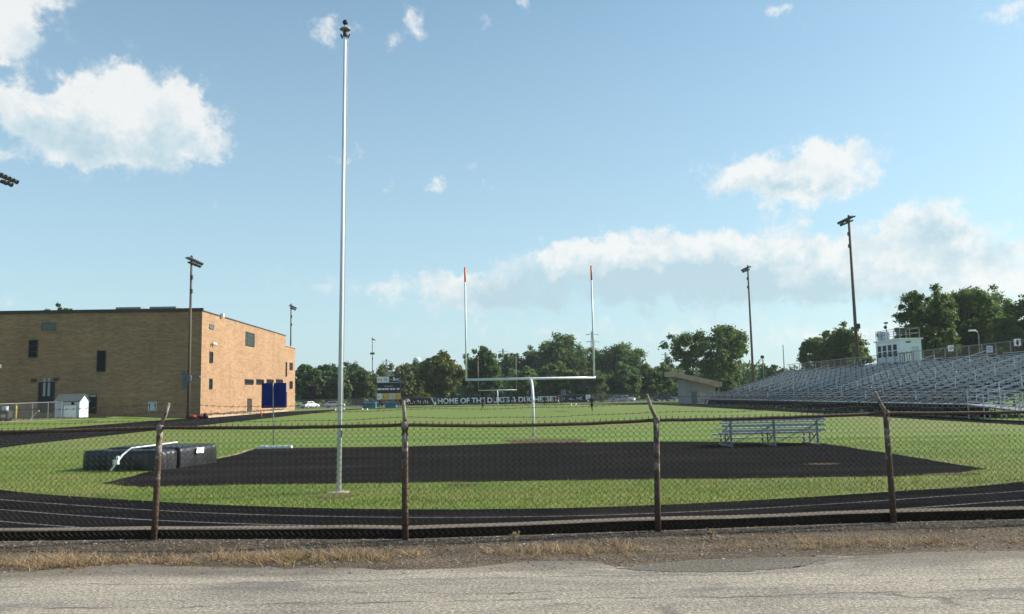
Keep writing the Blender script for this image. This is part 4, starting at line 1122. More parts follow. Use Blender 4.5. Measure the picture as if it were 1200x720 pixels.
# ------------------------------------------------------------------ far end: fence, banners, scoreboard
FY = 180.0
def fzx(px): return at(px, 470, FY).x
wire_fence('boundary_fence', [(fzx(345), FY + 3, 0), (fzx(476), FY + .12, 0), (fzx(700), FY + .12, 0), (fzx(835), FY - 14, 0)], 1.85, 'grey chain link boundary fence across the far end carrying the banners', 3.0, M['galv'], M['wire_far'], .5, .014)
def text_mesh(txt, width, height, bold=.02):
    cu = bpy.data.curves.new('lettering', 'FONT'); cu.body = txt; cu.size = 1; cu.offset = bold; cu.extrude = .01
    o = bpy.data.objects.new('lettering', cu); col.objects.link(o); bpy.context.view_layer.update()
    me = bpy.data.meshes.new_from_object(o.evaluated_get(bpy.context.evaluated_depsgraph_get())); bpy.data.objects.remove(o)
    co = np.empty(len(me.vertices)*3, np.float32); me.vertices.foreach_get('co', co); co = co.reshape(-1, 3)
    mn, mx = co[:, :2].min(0), co[:, :2].max(0); s_ = (np.array([width, height])/(mx - mn))
    out = np.stack([(co[:, 0]-mn[0])*s_[0] - width/2, co[:, 2]*0 - co[:, 2], (co[:, 1]-mn[1])*s_[1] - height/2], 1)
    me.vertices.foreach_set('co', out.astype(np.float32).ravel()); me.update(); return me
def banner(px0, px1, z0, z1, label, mat):
    x0, x1 = fzx(px0), fzx(px1)
    t = thing('banner', label, 'banner', ((x0+x1)/2, FY - .03, 0), 0, 'banners on the far fence')
    w = x1-x0; mb = MB(); N = max(4, int(w/1.2))
    for side in (0, 1):
        for i in range(N + 1):
            for z in (z0, z1):
                mb.v.append((-w/2 + w*i/N, .02*side - .015*math.sin(i*2.1), z + .03*math.sin(i*math.pi*.5)))
    k = (N+1)*2
    for i in range(N):
        mb.f.append((2*i, 2*i+2, 2*i+3, 2*i+1)); mb.f.append((k+2*i, k+2*i+1, k+2*i+3, k+2*i+2))
        mb.f.append((2*i+1, 2*i+3, k+2*i+3, k+2*i+1)); mb.f.append((2*i, k+2*i, k+2*i+2, 2*i+2))
    mb.m = [0]*len(mb.f); mb.build('sheet', mat, t); return t, w
t, w = banner(511.5, 655, .15, 1.95, 'long navy banner lettered HOME OF THE DUKES & DUCHESSES on the far fence', M['navy'])
me = text_mesh('HOME OF THE DUKES & DUCHESSES', w - .8, 1.2, .03); me.materials.append(M['letter']); o = link('lettering', me, t); o.location = (-.1, -.06, 1.08)
def scribble(w, h, k, seed):
    r = random.Random(seed); mb = MB(); x = -w/2
    while x < w/2 - .2:
        c = r.uniform(.25, .5)
        if r.random() < .15: x += .35; continue
        for q in range(r.randint(1, 3)):
            kind = r.random()
            if kind < .5: mb.box((x + r.uniform(0, c*.7), 0, r.uniform(-.1, .1)*h), (.12, .02, h*r.uniform(.6, 1)))
            else: mb.box((x + c/2, -.01*q, (q/2 - .45)*h), (c*.85, .02, h*.18))
        x += c + .06
    return mb
t, w = banner(479, 510, .25, 1.75, 'dark banner with small white script and a white slash left of the HOME OF banner', M['purple_blk'])
o = scribble(w - 1.6, .6, 10, 3).build('script', M['letter'], t); o.location = (-.6, -.06, .95)
mb = MB(); mb.add([(w/2-.95, -.05, 1.8), (w/2-.6, -.05, 1.8), (w/2+.05, -.05, .15), (w/2-.2, -.05, .15), (w/2-.95, -.03, 1.8), (w/2-.6, -.03, 1.8), (w/2+.05, -.03, .15), (w/2-.2, -.03, .15)], [(0,1,2,3),(7,6,5,4),(0,4,5,1),(1,5,6,2),(2,6,7,3),(3,7,4,0)]); mb.build('slash', M['letter'], t)
t, w = banner(656.5, 694, .2, 1.75, 'navy banner with one small line of white letters and a pale emblem', M['navy'])
o = scribble(w - 2.2, .5, 10, 8).build('script', M['letter'], t); o.location = (-.75, -.06, 1.1)
mb = MB(); mb.prism([(-.55, .5), (-.3, .75), (0, .6), (.3, .78), (.55, .5), (.5, -.2), (.25, -.65), (0, -.85), (-.25, -.65), (-.5, -.2)], 0, .03, 'y'); o = mb.build('emblem', M['letter'], t); o.location = (w/2 - .85, -.06, 1.15)
mb = MB(); mb.box((-.2, -.02, .15), (.18, .02, .15)); mb.box((.2, -.02, .15), (.18, .02, .15)); mb.box((0, -.02, -.3), (.4, .02, .18)); q = mb.build('emblem_detail', M['navy'], o)

SY = 176.0
a, b_ = at(441.7, 441.8, SY), at(469.2, 468, SY)
SW, SZ1, SZ0 = b_.x - a.x, a.z, b_.z; SH = SZ1 - SZ0; scx = (a.x + b_.x)/2
sb = thing('scoreboard', 'scoreboard with white top panel and yellow adverts before the far trees', 'scoreboard', (scx, SY, 0))
mb = MB(); mb.box((0, .25, (SZ0+SZ1)/2), (SW, .4, SH)); mb.build('cabinet', M['navy'], sb)
def rel(x0, x1, y0, y1): # from the crop 110-362 x 112-352
    X0 = -SW/2 + SW*(x0-108)/(360-108); X1 = -SW/2 + SW*(x1-108)/(360-108); Z1 = SZ1 - SH*(y0-112)/(352-112); Z0 = SZ1 - SH*(y1-112)/(352-112); return X0, X1, Z0, Z1
def panel(name, x0, x1, y0, y1, mat, y=.03, th=.05):
    X0, X1, Z0, Z1 = rel(x0, x1, y0, y1); mb = MB(); mb.box(((X0+X1)/2, y, (Z0+Z1)/2), (X1-X0, th, Z1-Z0)); return mb.build(name, mat, sb)
o = panel('name_panel', 109, 238, 112, 172, M['white'])
X0_, X1_, Z0_, Z1_ = rel(120, 228, 130, 158); q = scribble(X1_-X0_, Z1_-Z0_, 6, 12).build('print', M['grey_print'], o); q.location = ((X0_+X1_)/2, -.02, (Z0_+Z1_)/2)
o = panel('dark_panel', 240, 358, 114, 170, M['navy'])
me = text_mesh('1', .3, .75, .03); me.materials.append(M['letter']); X0_, X1_, Z0_, Z1_ = rel(282, 300, 116, 160); q = link('numeral', me, o); q.location = ((X0_+X1_)/2, -.02, (Z0_+Z1_)/2)
me = text_mesh('HC', .95, .5, .03); me.materials.append(M['letter']); X0_, X1_, Z0_, Z1_ = rel(304, 352, 130, 160); q = link('lettering', me, o); q.location = ((X0_+X1_)/2, -.02, (Z0_+Z1_)/2)
me = text_mesh('- -', .6, .12, .04); me.materials.append(M['letter']); X0_, X1_, Z0_, Z1_ = rel(244, 272, 140, 150); q = link('dash', me, o); q.location = ((X0_+X1_)/2, -.02, (Z0_+Z1_)/2)
panel('display', 118, 180, 178, 228, M['black']); panel('display', 196, 276, 180, 208, M['black']); panel('display', 292, 352, 178, 228, M['black'])
panel('display', 118, 152, 258, 284, M['black']); panel('display', 168, 232, 258, 284, M['black']); panel('display', 246, 306, 258, 284, M['black']); panel('display', 322, 352, 258, 284, M['black'])
for x0, x1 in ((112, 158), (166, 190), (196, 236), (248, 276), (282, 304), (322, 350)): panel('caption', x0, x1, 234, 252, M['letter'])
panel('trim', 190, 282, 211, 214, M['letter']); panel('trim', 108, 361, 172, 175, M['letter'])
for x0, x1, mt, seed in ((109, 162, 'white', 2), (164, 236, 'yellow_ad', 3), (238, 302, 'pink_ad', 4), (304, 361, 'yellow_ad', 5)):
    o = panel('advert', x0, x1, 288, 352, M[mt], .02, .06); X0_, X1_, Z0_, Z1_ = rel(x0+10, x1-10, 305, 338)
    q = scribble(X1_-X0_, (Z1_-Z0_)*.7, 4, seed).build('print', M['louver'], o); q.location = ((X0_+X1_)/2, -.03, (Z0_+Z1_)/2)
mb = MB(); xe = -SW/2 + SW*(232-108)/252; mb.prism([(xe-.45, SZ1+.05), (xe+.45, SZ1+.05), (xe+.5, SZ1+.6), (xe+.3, SZ1+.75), (xe+.42, SZ1+1.0), (xe+.15, SZ1+1.1), (xe-.4, SZ1+1.05), (xe-.5, SZ1+.6)], .15, .25, 'y'); mb.build('emblem', M['grey_print'], sb)
for x in (-SW/2 + .5, SW/2 - .5): mb = MB(); mb.box((x, .3, SZ0/2), (.22, .22, SZ0)); mb.build('post', M['steel_dark'], sb)
# covered mats below it
for px_, wpx, lab in ((433.5, 15, 'low teal covered mat on the grass left of the scoreboard posts'), (458.5, 13, 'teal covered mat between the scoreboard posts')):
    q = at(px_, 476, 171); mb = MB(); w = wpx*171/976
    mb = cushion(-w/2, w/2, -.9, .9, 1.1, int(px_)); o = mb.build('covered_mat', M['teal'], loc=(q.x, 171, 0), smooth=True); tag(o, lab, 'mat', 'teal covered mats by the scoreboard')
q = at(660, 463, 186); mb = MB(); mb.cbox((0, 0, 2.3), (1.0, .7, 1.5), .05)
t = thing('equipment_tower', 'small blue equipment box on legs behind the banner end', 'box', (q.x, 186, 0)); mb.build('box', M['louver'], t)
mb = MB()
for x in (-.4, .4):
    for y in (-.25, .25): mb.box((x, y, .78), (.08, .08, 1.56))
mb.build('leg', M['steel_dark'], t)
# little white cones on the grass
for px_, py_, lab in ((393.3, 481, 'white cone at the foot of the field just left of the flagpole'), (403.2, 480, 'white cone on the grass just right of the flagpole'), (425, 480.5, 'dim white cone left of the pair before the teal mat'), (430.5, 480.5, 'bright white cone on the grass before the teal mat'), (669.5, 475, 'white cone left of the lone player on the far grass'), (675, 474.5, 'white cone nearest the lone player on the far grass')):
    q = ground(px_, py_); t = thing('training_cone', lab, 'cone', q, 0, 'training cones on the field'); MB().lathe([(.18, 0), (.18, .02), (.12, .03), (.05, .26), (.02, .28)], n=10).build('cone', M['white'], t, True)

# ------------------------------------------------------------------ cars in the far lots
def car(loc, rz, paint, label):
    c = thing('parked_car', label, 'car', loc, rz, 'cars in the far parking lots')
    prof = [(-2.2, .35), (-2.25, .7), (-2.1, .9), (-1.3, 1.0), (1.0, 1.0), (2.05, .85), (2.25, .62), (2.2, .32)]
    mb = MB(); mb.prism(prof, -.86, .86, 'y'); mb.build('body', paint, c)
    mb = MB(); a = [(-1.75, -.8, .99), (1.15, -.8, .99), (1.15, .8, .99), (-1.75, .8, .99), (-1.1, -.62, 1.46), (.35, -.62, 1.46), (.35, .62, 1.46), (-1.1, .62, 1.46)]
    mb.add(a, [(0,1,5,4),(1,2,6,5),(2,3,7,6),(3,0,4,7),(4,5,6,7)]); cab = mb.build('cabin', paint, c)
    for s_ in (-1, 1):
        g = MB(); g.add([(-1.5, s_*.80, 1.03), (.95, s_*.80, 1.03), (.3, s_*.655, 1.40), (-1.05, s_*.655, 1.40)], [(0,1,2,3)]); g.build('side_window', M['glass_dark'], cab)
    g = MB(); g.add([(1.13, -.7, 1.03), (1.13, .7, 1.03), (.42, .56, 1.43), (.42, -.56, 1.43)], [(0,1,2,3)]); g.build('windscreen', M['glass_dark'], cab)
    g = MB(); g.add([(-1.72, -.7, 1.03), (-1.72, .7, 1.03), (-1.17, .56, 1.43), (-1.17, -.56, 1.43)], [(0,1,2,3)]); g.build('rear_window', M['glass_dark'], cab)
    for x in (-1.4, 1.4):
        for s_ in (-1, 1):
            w = MB(); w.lathe([(.12, -.11), (.32, -.1), (.33, 0), (.32, .1), (.12, .11)], n=14); o = w.build('wheel', M['rubber'], c); o.matrix_local = Matrix.Translation((x, s_*.8, .33)) @ Matrix.Rotation(R(90), 4, 'X')
            k = MB(); k.lathe([(.2, -.12), (.2, .12)], n=10); k.build('rim', M['alu'], o)
    for s_ in (-.6, .6): g = MB(); g.box((2.2, s_, .7), (.06, .35, .14)); g.build('headlight', M['white'], c)
    return c
cw = pmat('white_car_paint', (.78, .78, .78), (.74, .74, .75), 1, .25, spec=.5); cs = pmat('silver_car_paint', (.42, .48, .55), (.38, .44, .5), 1, .25, .3, spec=.5); cg = pmat('dark_green_car_paint', (.06, .09, .1), (.05, .08, .09), 1, .25, spec=.5)
for px_, Y, rz, p, lab in ((363, 184, 60, cw, 'white car facing forward nearest the gymnasium in the far lot'), (392, 184, 4, cw, 'white car side on, partly behind the flagpole'),
                           (725, 196, 12, cs, 'silver blue car behind the fence right of the lone player'), (733, 199, -20, cw, 'white car parked just behind the silver blue one'), (776, 196, 8, cg, 'dark car behind the fence left of the brown roofed shelter'), (783, 200, -10, cs, 'pale silver car beside the dark one near the shelter')):
    q = at(px_, 470, Y); car((q.x, Y, .0), R(rz), p, lab)

# ------------------------------------------------------------------ people
def skin_mesh(name, verts, edges, radii, root=0, sub=1):
    me = bpy.data.meshes.new(name); me.from_pydata(verts, edges, []); o = bpy.data.objects.new(name, me); col.objects.link(o)
    m = o.modifiers.new('skin', 'SKIN'); m.use_smooth_shade = True
    sv = me.skin_vertices[0].data
    for i, r_ in enumerate(radii):
        sv[i].radius = r_ if hasattr(r_, '__len__') else (r_, r_)
    sv[root].use_root = True
    s_ = o.modifiers.new('sub', 'SUBSURF'); s_.levels = sub; s_.render_levels = sub
    bpy.context.view_layer.update()
    out = bpy.data.meshes.new_from_object(o.evaluated_get(bpy.context.evaluated_depsgraph_get())); bpy.data.objects.remove(o); return out
def pose_parts(pose):
    """joints -> body, shirt, shorts, hair meshes; the person faces +x"""
    J = dict(pel=(0, 0, .95), spi=(0, 0, 1.16), che=(.01, 0, 1.36), nec=(.01, 0, 1.50), chin=(.03, 0, 1.57), hed=(.03, 0, 1.66), crn=(.02, 0, 1.75),
             sL=(0, .19, 1.42), sR=(0, -.19, 1.42), eL=(0, .25, 1.14), eR=(0, -.25, 1.14), wL=(.05, .26, .9), wR=(.05, -.26, .9), hL=(.08, .26, .80), hR=(.08, -.26, .80),
             pL=(0, .1, .92), pR=(0, -.1, .92), kL=(.02, .11, .5), kR=(.02, -.11, .5), aL=(0, .12, .09), aR=(0, -.12, .09), tL=(.17, .13, .03), tR=(.17, -.13, .03))
    J.update(pose)
    if 'bend' in J:
        th, J2 = J.pop('bend'), {}
        for k, v in J.items():
            if k in ('spi', 'che', 'nec', 'chin', 'hed', 'crn', 'sL', 'sR', 'eL', 'eR', 'wL', 'wR', 'hL', 'hR') and k not in pose:
                x, z = v[0], v[2] - .95; J2[k] = (x*math.cos(th) + z*math.sin(th), v[1], .95 - x*math.sin(th) + z*math.cos(th))
        J.update(J2)
    E = [('pel', 'spi'), ('spi', 'che'), ('che', 'nec'), ('nec', 'chin'), ('chin', 'hed'), ('hed', 'crn'), ('che', 'sL'), ('sL', 'eL'), ('eL', 'wL'), ('wL', 'hL'), ('che', 'sR'), ('sR', 'eR'), ('eR', 'wR'), ('wR', 'hR'),
         ('pel', 'pL'), ('pL', 'kL'), ('kL', 'aL'), ('aL', 'tL'), ('pel', 'pR'), ('pR', 'kR'), ('kR', 'aR'), ('aR', 'tR')]
    rad = dict(pel=(.15, .11), spi=(.135, .1), che=(.155, .11), nec=.055, chin=.062, hed=.098, crn=.07, sL=.07, sR=.07, eL=.043, eR=.043, wL=.03, wR=.03, hL=.034, hR=.034, pL=.095, pR=.095, kL=.06, kR=.06, aL=.04, aR=.04, tL=.032, tR=.032)
    def mk(name, keys, edges, grow, root):
        idx = {k: i for i, k in enumerate(keys)}
        return skin_mesh(name, [Jx[k] for k in keys], [(idx[a], idx[b]) for a, b in edges], [tuple(c + grow for c in rr[k]) if hasattr(rr[k], '__len__') else rr[k] + grow for k in keys], idx[root])
    Jx, rr = J, rad
    keys = list(rad); body = mk('body', keys, E, 0, 'pel')
    V = {k: Vector(v) for k, v in J.items()}
    Jx = {k: tuple(v) for k, v in V.items()}; rr = dict(rad)
    Jx['slL'] = tuple(V['sL'].lerp(V['eL'], .8)); Jx['slR'] = tuple(V['sR'].lerp(V['eR'], .8)); rr['slL'] = rr['slR'] = .055; Jx['wst'] = tuple(V['pel'].lerp(V['spi'], .1)); rr['wst'] = (.155, .118); Jx['col'] = tuple(V['che'].lerp(V['nec'], .7)); rr['col'] = .065
    shirt = mk('jersey', ['wst', 'spi', 'che', 'col', 'sL', 'slL', 'sR', 'slR'], [('wst', 'spi'), ('spi', 'che'), ('che', 'col'), ('che', 'sL'), ('sL', 'slL'), ('che', 'sR'), ('sR', 'slR')], .045, 'wst')
    Jx['klL'] = tuple(V['pL'].lerp(V['kL'], .85)); Jx['klR'] = tuple(V['pR'].lerp(V['kR'], .85)); rr['klL'] = rr['klR'] = .075; Jx['pp'] = tuple(V['pel'].lerp(V['spi'], .3))
    rr['pp'] = (.145, .11)
    shorts = mk('shorts', ['pel', 'pp', 'pL', 'klL', 'pR', 'klR'], [('pel', 'pp'), ('pel', 'pL'), ('pL', 'klL'), ('pel', 'pR'), ('pR', 'klR')], .035, 'pel')
    Jx['h1'] = tuple(V['hed'].lerp(V['crn'], .4) + Vector((-.025, 0, 0))); Jx['h2'] = tuple(V['crn'] + Vector((-.015, 0, .012))); rr['h1'] = .098; rr['h2'] = .07
    hair = mk('hair', ['h1', 'h2'], [('h1', 'h2')], .008, 'h1')
    return body, shirt, shorts, hair
POSES = {
    'stand': {},
    'hips': dict(eL=(-.08, .38, 1.18), wL=(.04, .22, 1.02), hL=(.1, .17, .98), eR=(-.08, -.38, 1.18), wR=(.04, -.22, 1.02), hR=(.1, -.17, .98), kL=(.03, .16, .5), aL=(0, .2, .09), tL=(.17, .22, .03)),
    'run': dict(kL=(.36, .1, .66), aL=(.22, .1, .28), tL=(.38, .1, .2), kR=(-.08, -.1, .5), aR=(-.32, -.1, .16), tR=(-.22, -.1, .03), che=(.08, 0, 1.36), nec=(.12, 0, 1.49), chin=(.15, 0, 1.56), hed=(.16, 0, 1.65), crn=(.15, 0, 1.74), sL=(.06, .19, 1.41), sR=(.06, -.19, 1.41), eL=(-.2, .24, 1.2), wL=(-.1, .22, 1.0), hL=(-.04, .21, .94), eR=(.22, -.24, 1.18), wR=(.42, -.18, 1.28), hR=(.48, -.16, 1.34), spi=(.04, 0, 1.16)),
    'walk': dict(kL=(.16, .1, .52), aL=(.24, .11, .09), tL=(.41, .12, .05), kR=(-.04, -.1, .5), aR=(-.28, -.11, .14), tR=(-.16, -.12, .03), eL=(-.1, .26, 1.15), wL=(-.12, .25, .92), hL=(-.1, .25, .83), eR=(.1, -.26, 1.15), wR=(.24, -.24, .95), hR=(.29, -.23, .87)),
    'crouch': dict(bend=.75, kL=(.22, .14, .52), kR=(.22, -.14, .52), pel=(-.12, 0, .88), pL=(-.1, .1, .85), pR=(-.1, -.1, .85)),
}
PM = {k: pose_parts(v) for k, v in POSES.items()}
def person(loc, pose, rz, shirt, shorts, label, s_=1.0):
    t = thing('person', label, 'person', loc, rz, 'players practising on the far field'); t.scale = (s_, s_, s_)
    body, sh, so, ha = PM[pose]
    for nm, me, m in (('body', body, 'skin'), ('jersey', sh, shirt), ('shorts', so, shorts), ('hair', ha, 'hair')):
        if not me.materials: me.materials.append(M[m])
        o = link(nm, me, t); o.material_slots[0].link = 'OBJECT'; o.material_slots[0].material = M[m]
    return t
people = [
    (566, 118, 'walk', 200, 'jersey', 'shorts', 'person in dark kit striding in front of the letter E of THE on the banner'),
    (578, 150, 'stand', 0, 'jersey', 'shorts', 'person in dark kit standing against the U of DUKES left of the far goal stem'),
    (592.5, 146, 'hips', -90, 'jersey', 'shorts', 'person in dark kit, hands on hips, before the last letters of DUKES'),
    (601.3, 149, 'stand', 180, 'jersey', 'shorts', 'person in dark kit standing just left of the ampersand on the banner'),
    (616.8, 154, 'walk', 0, 'jersey', 'shorts', 'person in dark kit just left of the near goal stem'),
    (625.5, 150, 'crouch', 180, 'jersey', 'shorts', 'person in dark kit bending just right of the near goal stem'),
    (638.7, 140, 'hips', -90, 'jersey', 'shorts', 'person in dark kit with elbows out before the SS of DUCHESSES'),
    (650, 150, 'stand', -60, 'jersey', 'shorts', 'person in dark kit before the last letter of DUCHESSES'),
    (654, 158, 'stand', 180, 'jersey_purple', 'white_cloth', 'person in purple top and white shorts at the banner end'),
    (658.3, 147, 'walk', 180, 'jersey', 'shorts', 'person in dark kit beside the one in purple'),
    (693.8, 97, 'walk', -120, 'jersey', 'shorts', 'lone person in black kit nearest the camera on the far field'),
    (443.5, 132, 'crouch', 0, 'jersey', 'shorts', 'person in dark kit crouching before the left scoreboard post'),
    (447.5, 150, 'stand', -90, 'jersey', 'shorts', 'person in dark kit standing before the left side of the scoreboard'),
    (465.5, 150, 'run', 180, 'jersey', 'shorts', 'person in dark kit running left before the right scoreboard post'),
    (469.5, 156, 'stand', -90, 'jersey', 'shorts', 'person in dark kit standing between scoreboard and second fence post'),
    (477.5, 158, 'hips', -90, 'white_cloth', 'shorts', 'person in white top at the left end of the script banner'),
    (509.5, 166, 'walk', 180, 'jersey', 'white_cloth', 'person in white shorts passing the gap before the HOME OF banner'),
]
for px_, Y, ps, rz, s1_, s2_, lab in people:
    q = at(px_, 470, Y); person((q.x, Y, -.004), ps, R(rz), s1_, s2_, lab, 1.08)

# ------------------------------------------------------------------ trees
def tree(name, loc, H, rad, label, leaf='leaf', low=.12, nclump=70, leaves=6000, size=.42, open_=.0, flat=1.0, seed=1, group=None, trunk_h=None, droop=0, cr=(.16, .30)):
    r = np.random.default_rng(seed); root = thing(name, label, 'tree' if 'shrub' not in name else 'shrub', loc, 0, group)
    zc, rz_ = H*(1+low)/2, H*(1-low)/2
    # clump centres: lumpy ellipsoid, fuller low down, with lobes
    d = r.normal(0, 1, (nclump, 3)); d /= np.linalg.norm(d, axis=1, keepdims=True)
    nclump = int(nclump*1.9); d = r.normal(0, 1, (nclump, 3)); d /= np.linalg.norm(d, axis=1, keepdims=True); rr = r.uniform(.08, 1, nclump)**.45
    lob = .97 + .13*np.sin(np.arctan2(d[:, 1], d[:, 0])*3 + seed) + .09*np.sin(d[:, 2]*5 + seed*2)
    crad = r.uniform(cr[0], cr[1], nclump)*min(rad, rz_)*.85
    C = d*np.stack([np.full(nclump, rad), np.full(nclump, rad*flat), np.full(nclump, rz_)], 1)*(rr*lob)[:, None]
    lim = np.maximum(.05, 1 - crad/np.maximum(rad, .01)*.55); C *= lim[:, None]
    if droop: C[:, 2] -= droop*(np.hypot(C[:, 0], C[:, 1])/rad)**2*rz_*.3
    C[:, 2] += zc
    wgt = crad**2; i = r.choice(nclump, leaves, p=wgt/wgt.sum())
    o = r.normal(0, 1, (leaves, 3)); o /= np.linalg.norm(o, axis=1, keepdims=True)
    sh = r.uniform(.05, 1, leaves)**(1/2.2)*(1 + r.normal(0, .28, leaves))
    P = C[i] + o*(crad[i]*sh)[:, None]*np.array([1, 1, .8 + droop*.5])
    P[:, 2] = np.maximum(P[:, 2], .15)
    N = o*.6 + r.normal(0, .6, (leaves, 3)) + np.array([.15, 0, .4])
    V = rand_quads(P, N, size)
    link('crown', quads_mesh('crown', V, M[leaf]), root)
    mb = MB(); tr = max(.12, H*.022); hh = trunk_h or H*.55
    mb.path([(0, 0, -.2), (.02*H*math.sin(seed), .01*H, hh*.5), (.015*H*math.cos(seed), 0, hh), (0, 0, min(H*.85, hh*1.5))], [tr*1.25, tr, tr*.7, tr*.2], 8)
    order = np.argsort(-crad)[:14]
    for k in order:
        c = Vector(C[k]); st = Vector((0, 0, hh*rng.uniform(.45, .95))); mid = st.lerp(c, .5) + Vector((0, 0, -.05*H*rng.random()))
        mb.path([st, mid, c], [tr*.42, tr*.27, tr*.08], 6)
    mb.build('trunk', M['bark'], root, True)
    return root
def tree_px(px0, px1, top, Y, label, **kw):
    cx = (px0+px1)/2; q = at(cx, 465, Y); tz = at(cx, top, Y).z; rad = (px1-px0)/2*Y/976*1.06; tz *= 1.035
    nm = kw.pop('name', 'broadleaf_tree')
    return tree(nm, (q.x, Y, 0), tz, rad, label, group=kw.pop('group', 'trees beyond the far end'), **kw)
TL = [
    (342, 368, 426, 232, 'dark tree at the very edge of the brick gymnasium end', dict(leaf='leaf_dark', seed=1)),
    (352, 380, 431, 212, 'bushy green tree between gymnasium and the red shrub', dict(seed=2)),
    (364, 402, 425, 245, 'wide dark tree left of the flagpole on the skyline', dict(leaf='leaf_dark', seed=3)),
    (382, 412, 438, 206, 'lower light green tree directly behind the flagpole', dict(leaf='leaf_willow', seed=4, low=.02)),
    (398, 428, 424, 250, 'dark rounded tree just right of the flagpole', dict(leaf='leaf_dark', seed=5)),
    (408, 445, 431, 214, 'olive willow left of the scoreboard', dict(leaf='leaf_willow', seed=6, low=.03, droop=.5)),
    (434, 470, 427, 235, 'olive tree rising directly behind the scoreboard', dict(leaf='leaf_willow', seed=7, low=.05)),
    (456, 497, 427, 226, 'olive green tree right of the scoreboard', dict(leaf='leaf_willow', seed=8, low=.03, droop=.4)),
    (474, 510, 421, 262, 'dark tree below the pale water tower', dict(leaf='leaf_dark', seed=9)),
    (493, 544, 414, 205, 'yellow green sunlit tree left of the near goal post', dict(leaf='leaf_yellow', seed=10, leaves=10000, nclump=80)),
    (541, 592, 411, 215, 'full green tree framed by the left uprights of both goals', dict(seed=11, leaves=9000)),
    (580, 616, 411, 262, 'dark tree behind the far right upright', dict(leaf='leaf_dark', seed=12)),
    (600, 634, 430, 210, 'small green tree right of the far goal', dict(seed=13)),
    (606, 642, 408, 268, 'dark green tree left of the tallest far tree', dict(leaf='leaf_dark', seed=14)),
    (626, 690, 393, 258, 'tallest rounded tree in the far row above the crossbar', dict(seed=15, leaves=11000, nclump=90)),
    (632, 673, 424, 214, 'bushy tree in front of the tallest far tree', dict(seed=16)),
    (668, 716, 433, 210, 'pale green low tree by the right upright', dict(leaf='leaf_willow', seed=17, low=.03)),
    (676, 716, 408, 275, 'dark tree filling the dip behind the right upright', dict(leaf='leaf_dark', seed=18)),
    (694, 761, 400, 250, 'broad tall tree right of the near goal post', dict(seed=19, leaves=11000, nclump=90)),
    (712, 752, 427, 213, 'dark dense tree before the parked silver car', dict(leaf='leaf_dark', seed=20, low=.04)),
    (742, 790, 428, 222, 'mid green tree left of the brown roofed shelter', dict(seed=21)),
    (766, 800, 423, 260, 'far green tree in the gap beside the big airy tree', dict(leaf='leaf_dark', seed=22)),
]
for px0, px1, tp, Y, lab, kw in TL:
    kw.setdefault('low', .06); kw['leaves'] = int(kw.get('leaves', 7000)*1.7); kw.setdefault('size', .38); kw.setdefault('cr', (.15, .28)); kw['nclump'] = int(kw.get('nclump', 70)*1.25)
    tree_px(px0, px1, tp, Y, lab, **kw)
# trees with open crowns
tree_px(784, 884, 379, 172, 'big airy cottonwood behind the brown roofed shelter', low=.2, nclump=75, leaves=24000, size=.27, seed=31, leaf='leaf', group='trees behind the grandstand', cr=(.13, .24))
tree_px(838, 866, 436, 190, 'low green tree under the airy cottonwood', low=.05, leaves=4000, seed=32, size=.4, group='trees behind the grandstand')
tree_px(888, 916, 426, 230, 'small dark tree beyond the stand left of the thin mast', leaves=3500, seed=33, size=.42, leaf='leaf_dark', group='trees behind the grandstand')
tree_px(910, 940, 428, 225, 'small distant tree beyond the stand right of the thin mast', leaves=3500, seed=34, size=.42, group='trees behind the grandstand')
tree_px(938, 984, 390, 150, 'open crowned tree left of the tallest floodlight pole', low=.25, nclump=55, leaves=14000, size=.24, seed=35, group='trees behind the grandstand', cr=(.14, .26))
tree_px(962, 1022, 383, 143, 'open crowned tree between tallest pole and press box', low=.25, nclump=60, leaves=15000, size=.24, seed=36, leaf='leaf', group='trees behind the grandstand', cr=(.14, .26))
tree_px(1062, 1128, 335, 104, 'tall dark tree right behind the press box', low=.15, nclump=110, leaves=30000, size=.19, seed=37, leaf='leaf', group='trees behind the grandstand', cr=(.13, .25))
tree_px(1100, 1186, 331, 110, 'broad dark tree with sunlit top behind the street lamp', low=.12, nclump=120, leaves=34000, size=.19, seed=38, leaf='leaf', group='trees behind the grandstand', cr=(.13, .25))
tree_px(1168, 1250, 347, 100, 'dark tree at the photo edge above the figure sign', low=.1, nclump=110, leaves=30000, size=.19, seed=39, leaf='leaf_dark', group='trees behind the grandstand', cr=(.14, .26))
tree_px(1130, 1206, 341, 120, 'dark tree filling the gap right of the street lamp', low=.08, nclump=110, leaves=28000, size=.2, seed=43, leaf='leaf', group='trees behind the grandstand', cr=(.14, .26))
tree_px(1046, 1074, 386, 120, 'small shrubby tree beside the press box roof rail', low=.1, nclump=30, leaves=4500, size=.2, seed=40, group='trees behind the grandstand')
for px0, px1, tp, sd, lab in ((34, 56, 361.5, 51, 'treetop showing over the gymnasium roof above the louvre'), (54, 70, 362, 52, 'middle small treetop over the gymnasium roof'), (68, 86, 360, 53, 'treetop showing over the gymnasium roof, right of its two neighbours')):
    tree_px(px0, px1, tp, 165, lab, low=.4, leaves=3000, size=.4, seed=sd, nclump=30, group='trees behind the gymnasium')
tree_px(356, 376, 448, 206, 'dark red leaved shrub between flagpole and gymnasium', name='leafy_shrub', leaf='leaf_red', low=.02, leaves=3000, size=.3, seed=61, nclump=24, group='shrubs by the far fence')
tree_px(484, 506, 460, 190, 'pale yellow shrub behind the script banner', name='leafy_shrub', leaf='leaf_yellow', low=.02, leaves=1800, size=.26, seed=62, nclump=20, group='shrubs by the far fence')
tree_px(526, 540, 457, 190, 'pale green shrub above the word HOME', name='leafy_shrub', leaf='leaf_willow', low=.02, leaves=1800, size=.26, seed=63, nclump=20, group='shrubs by the far fence')
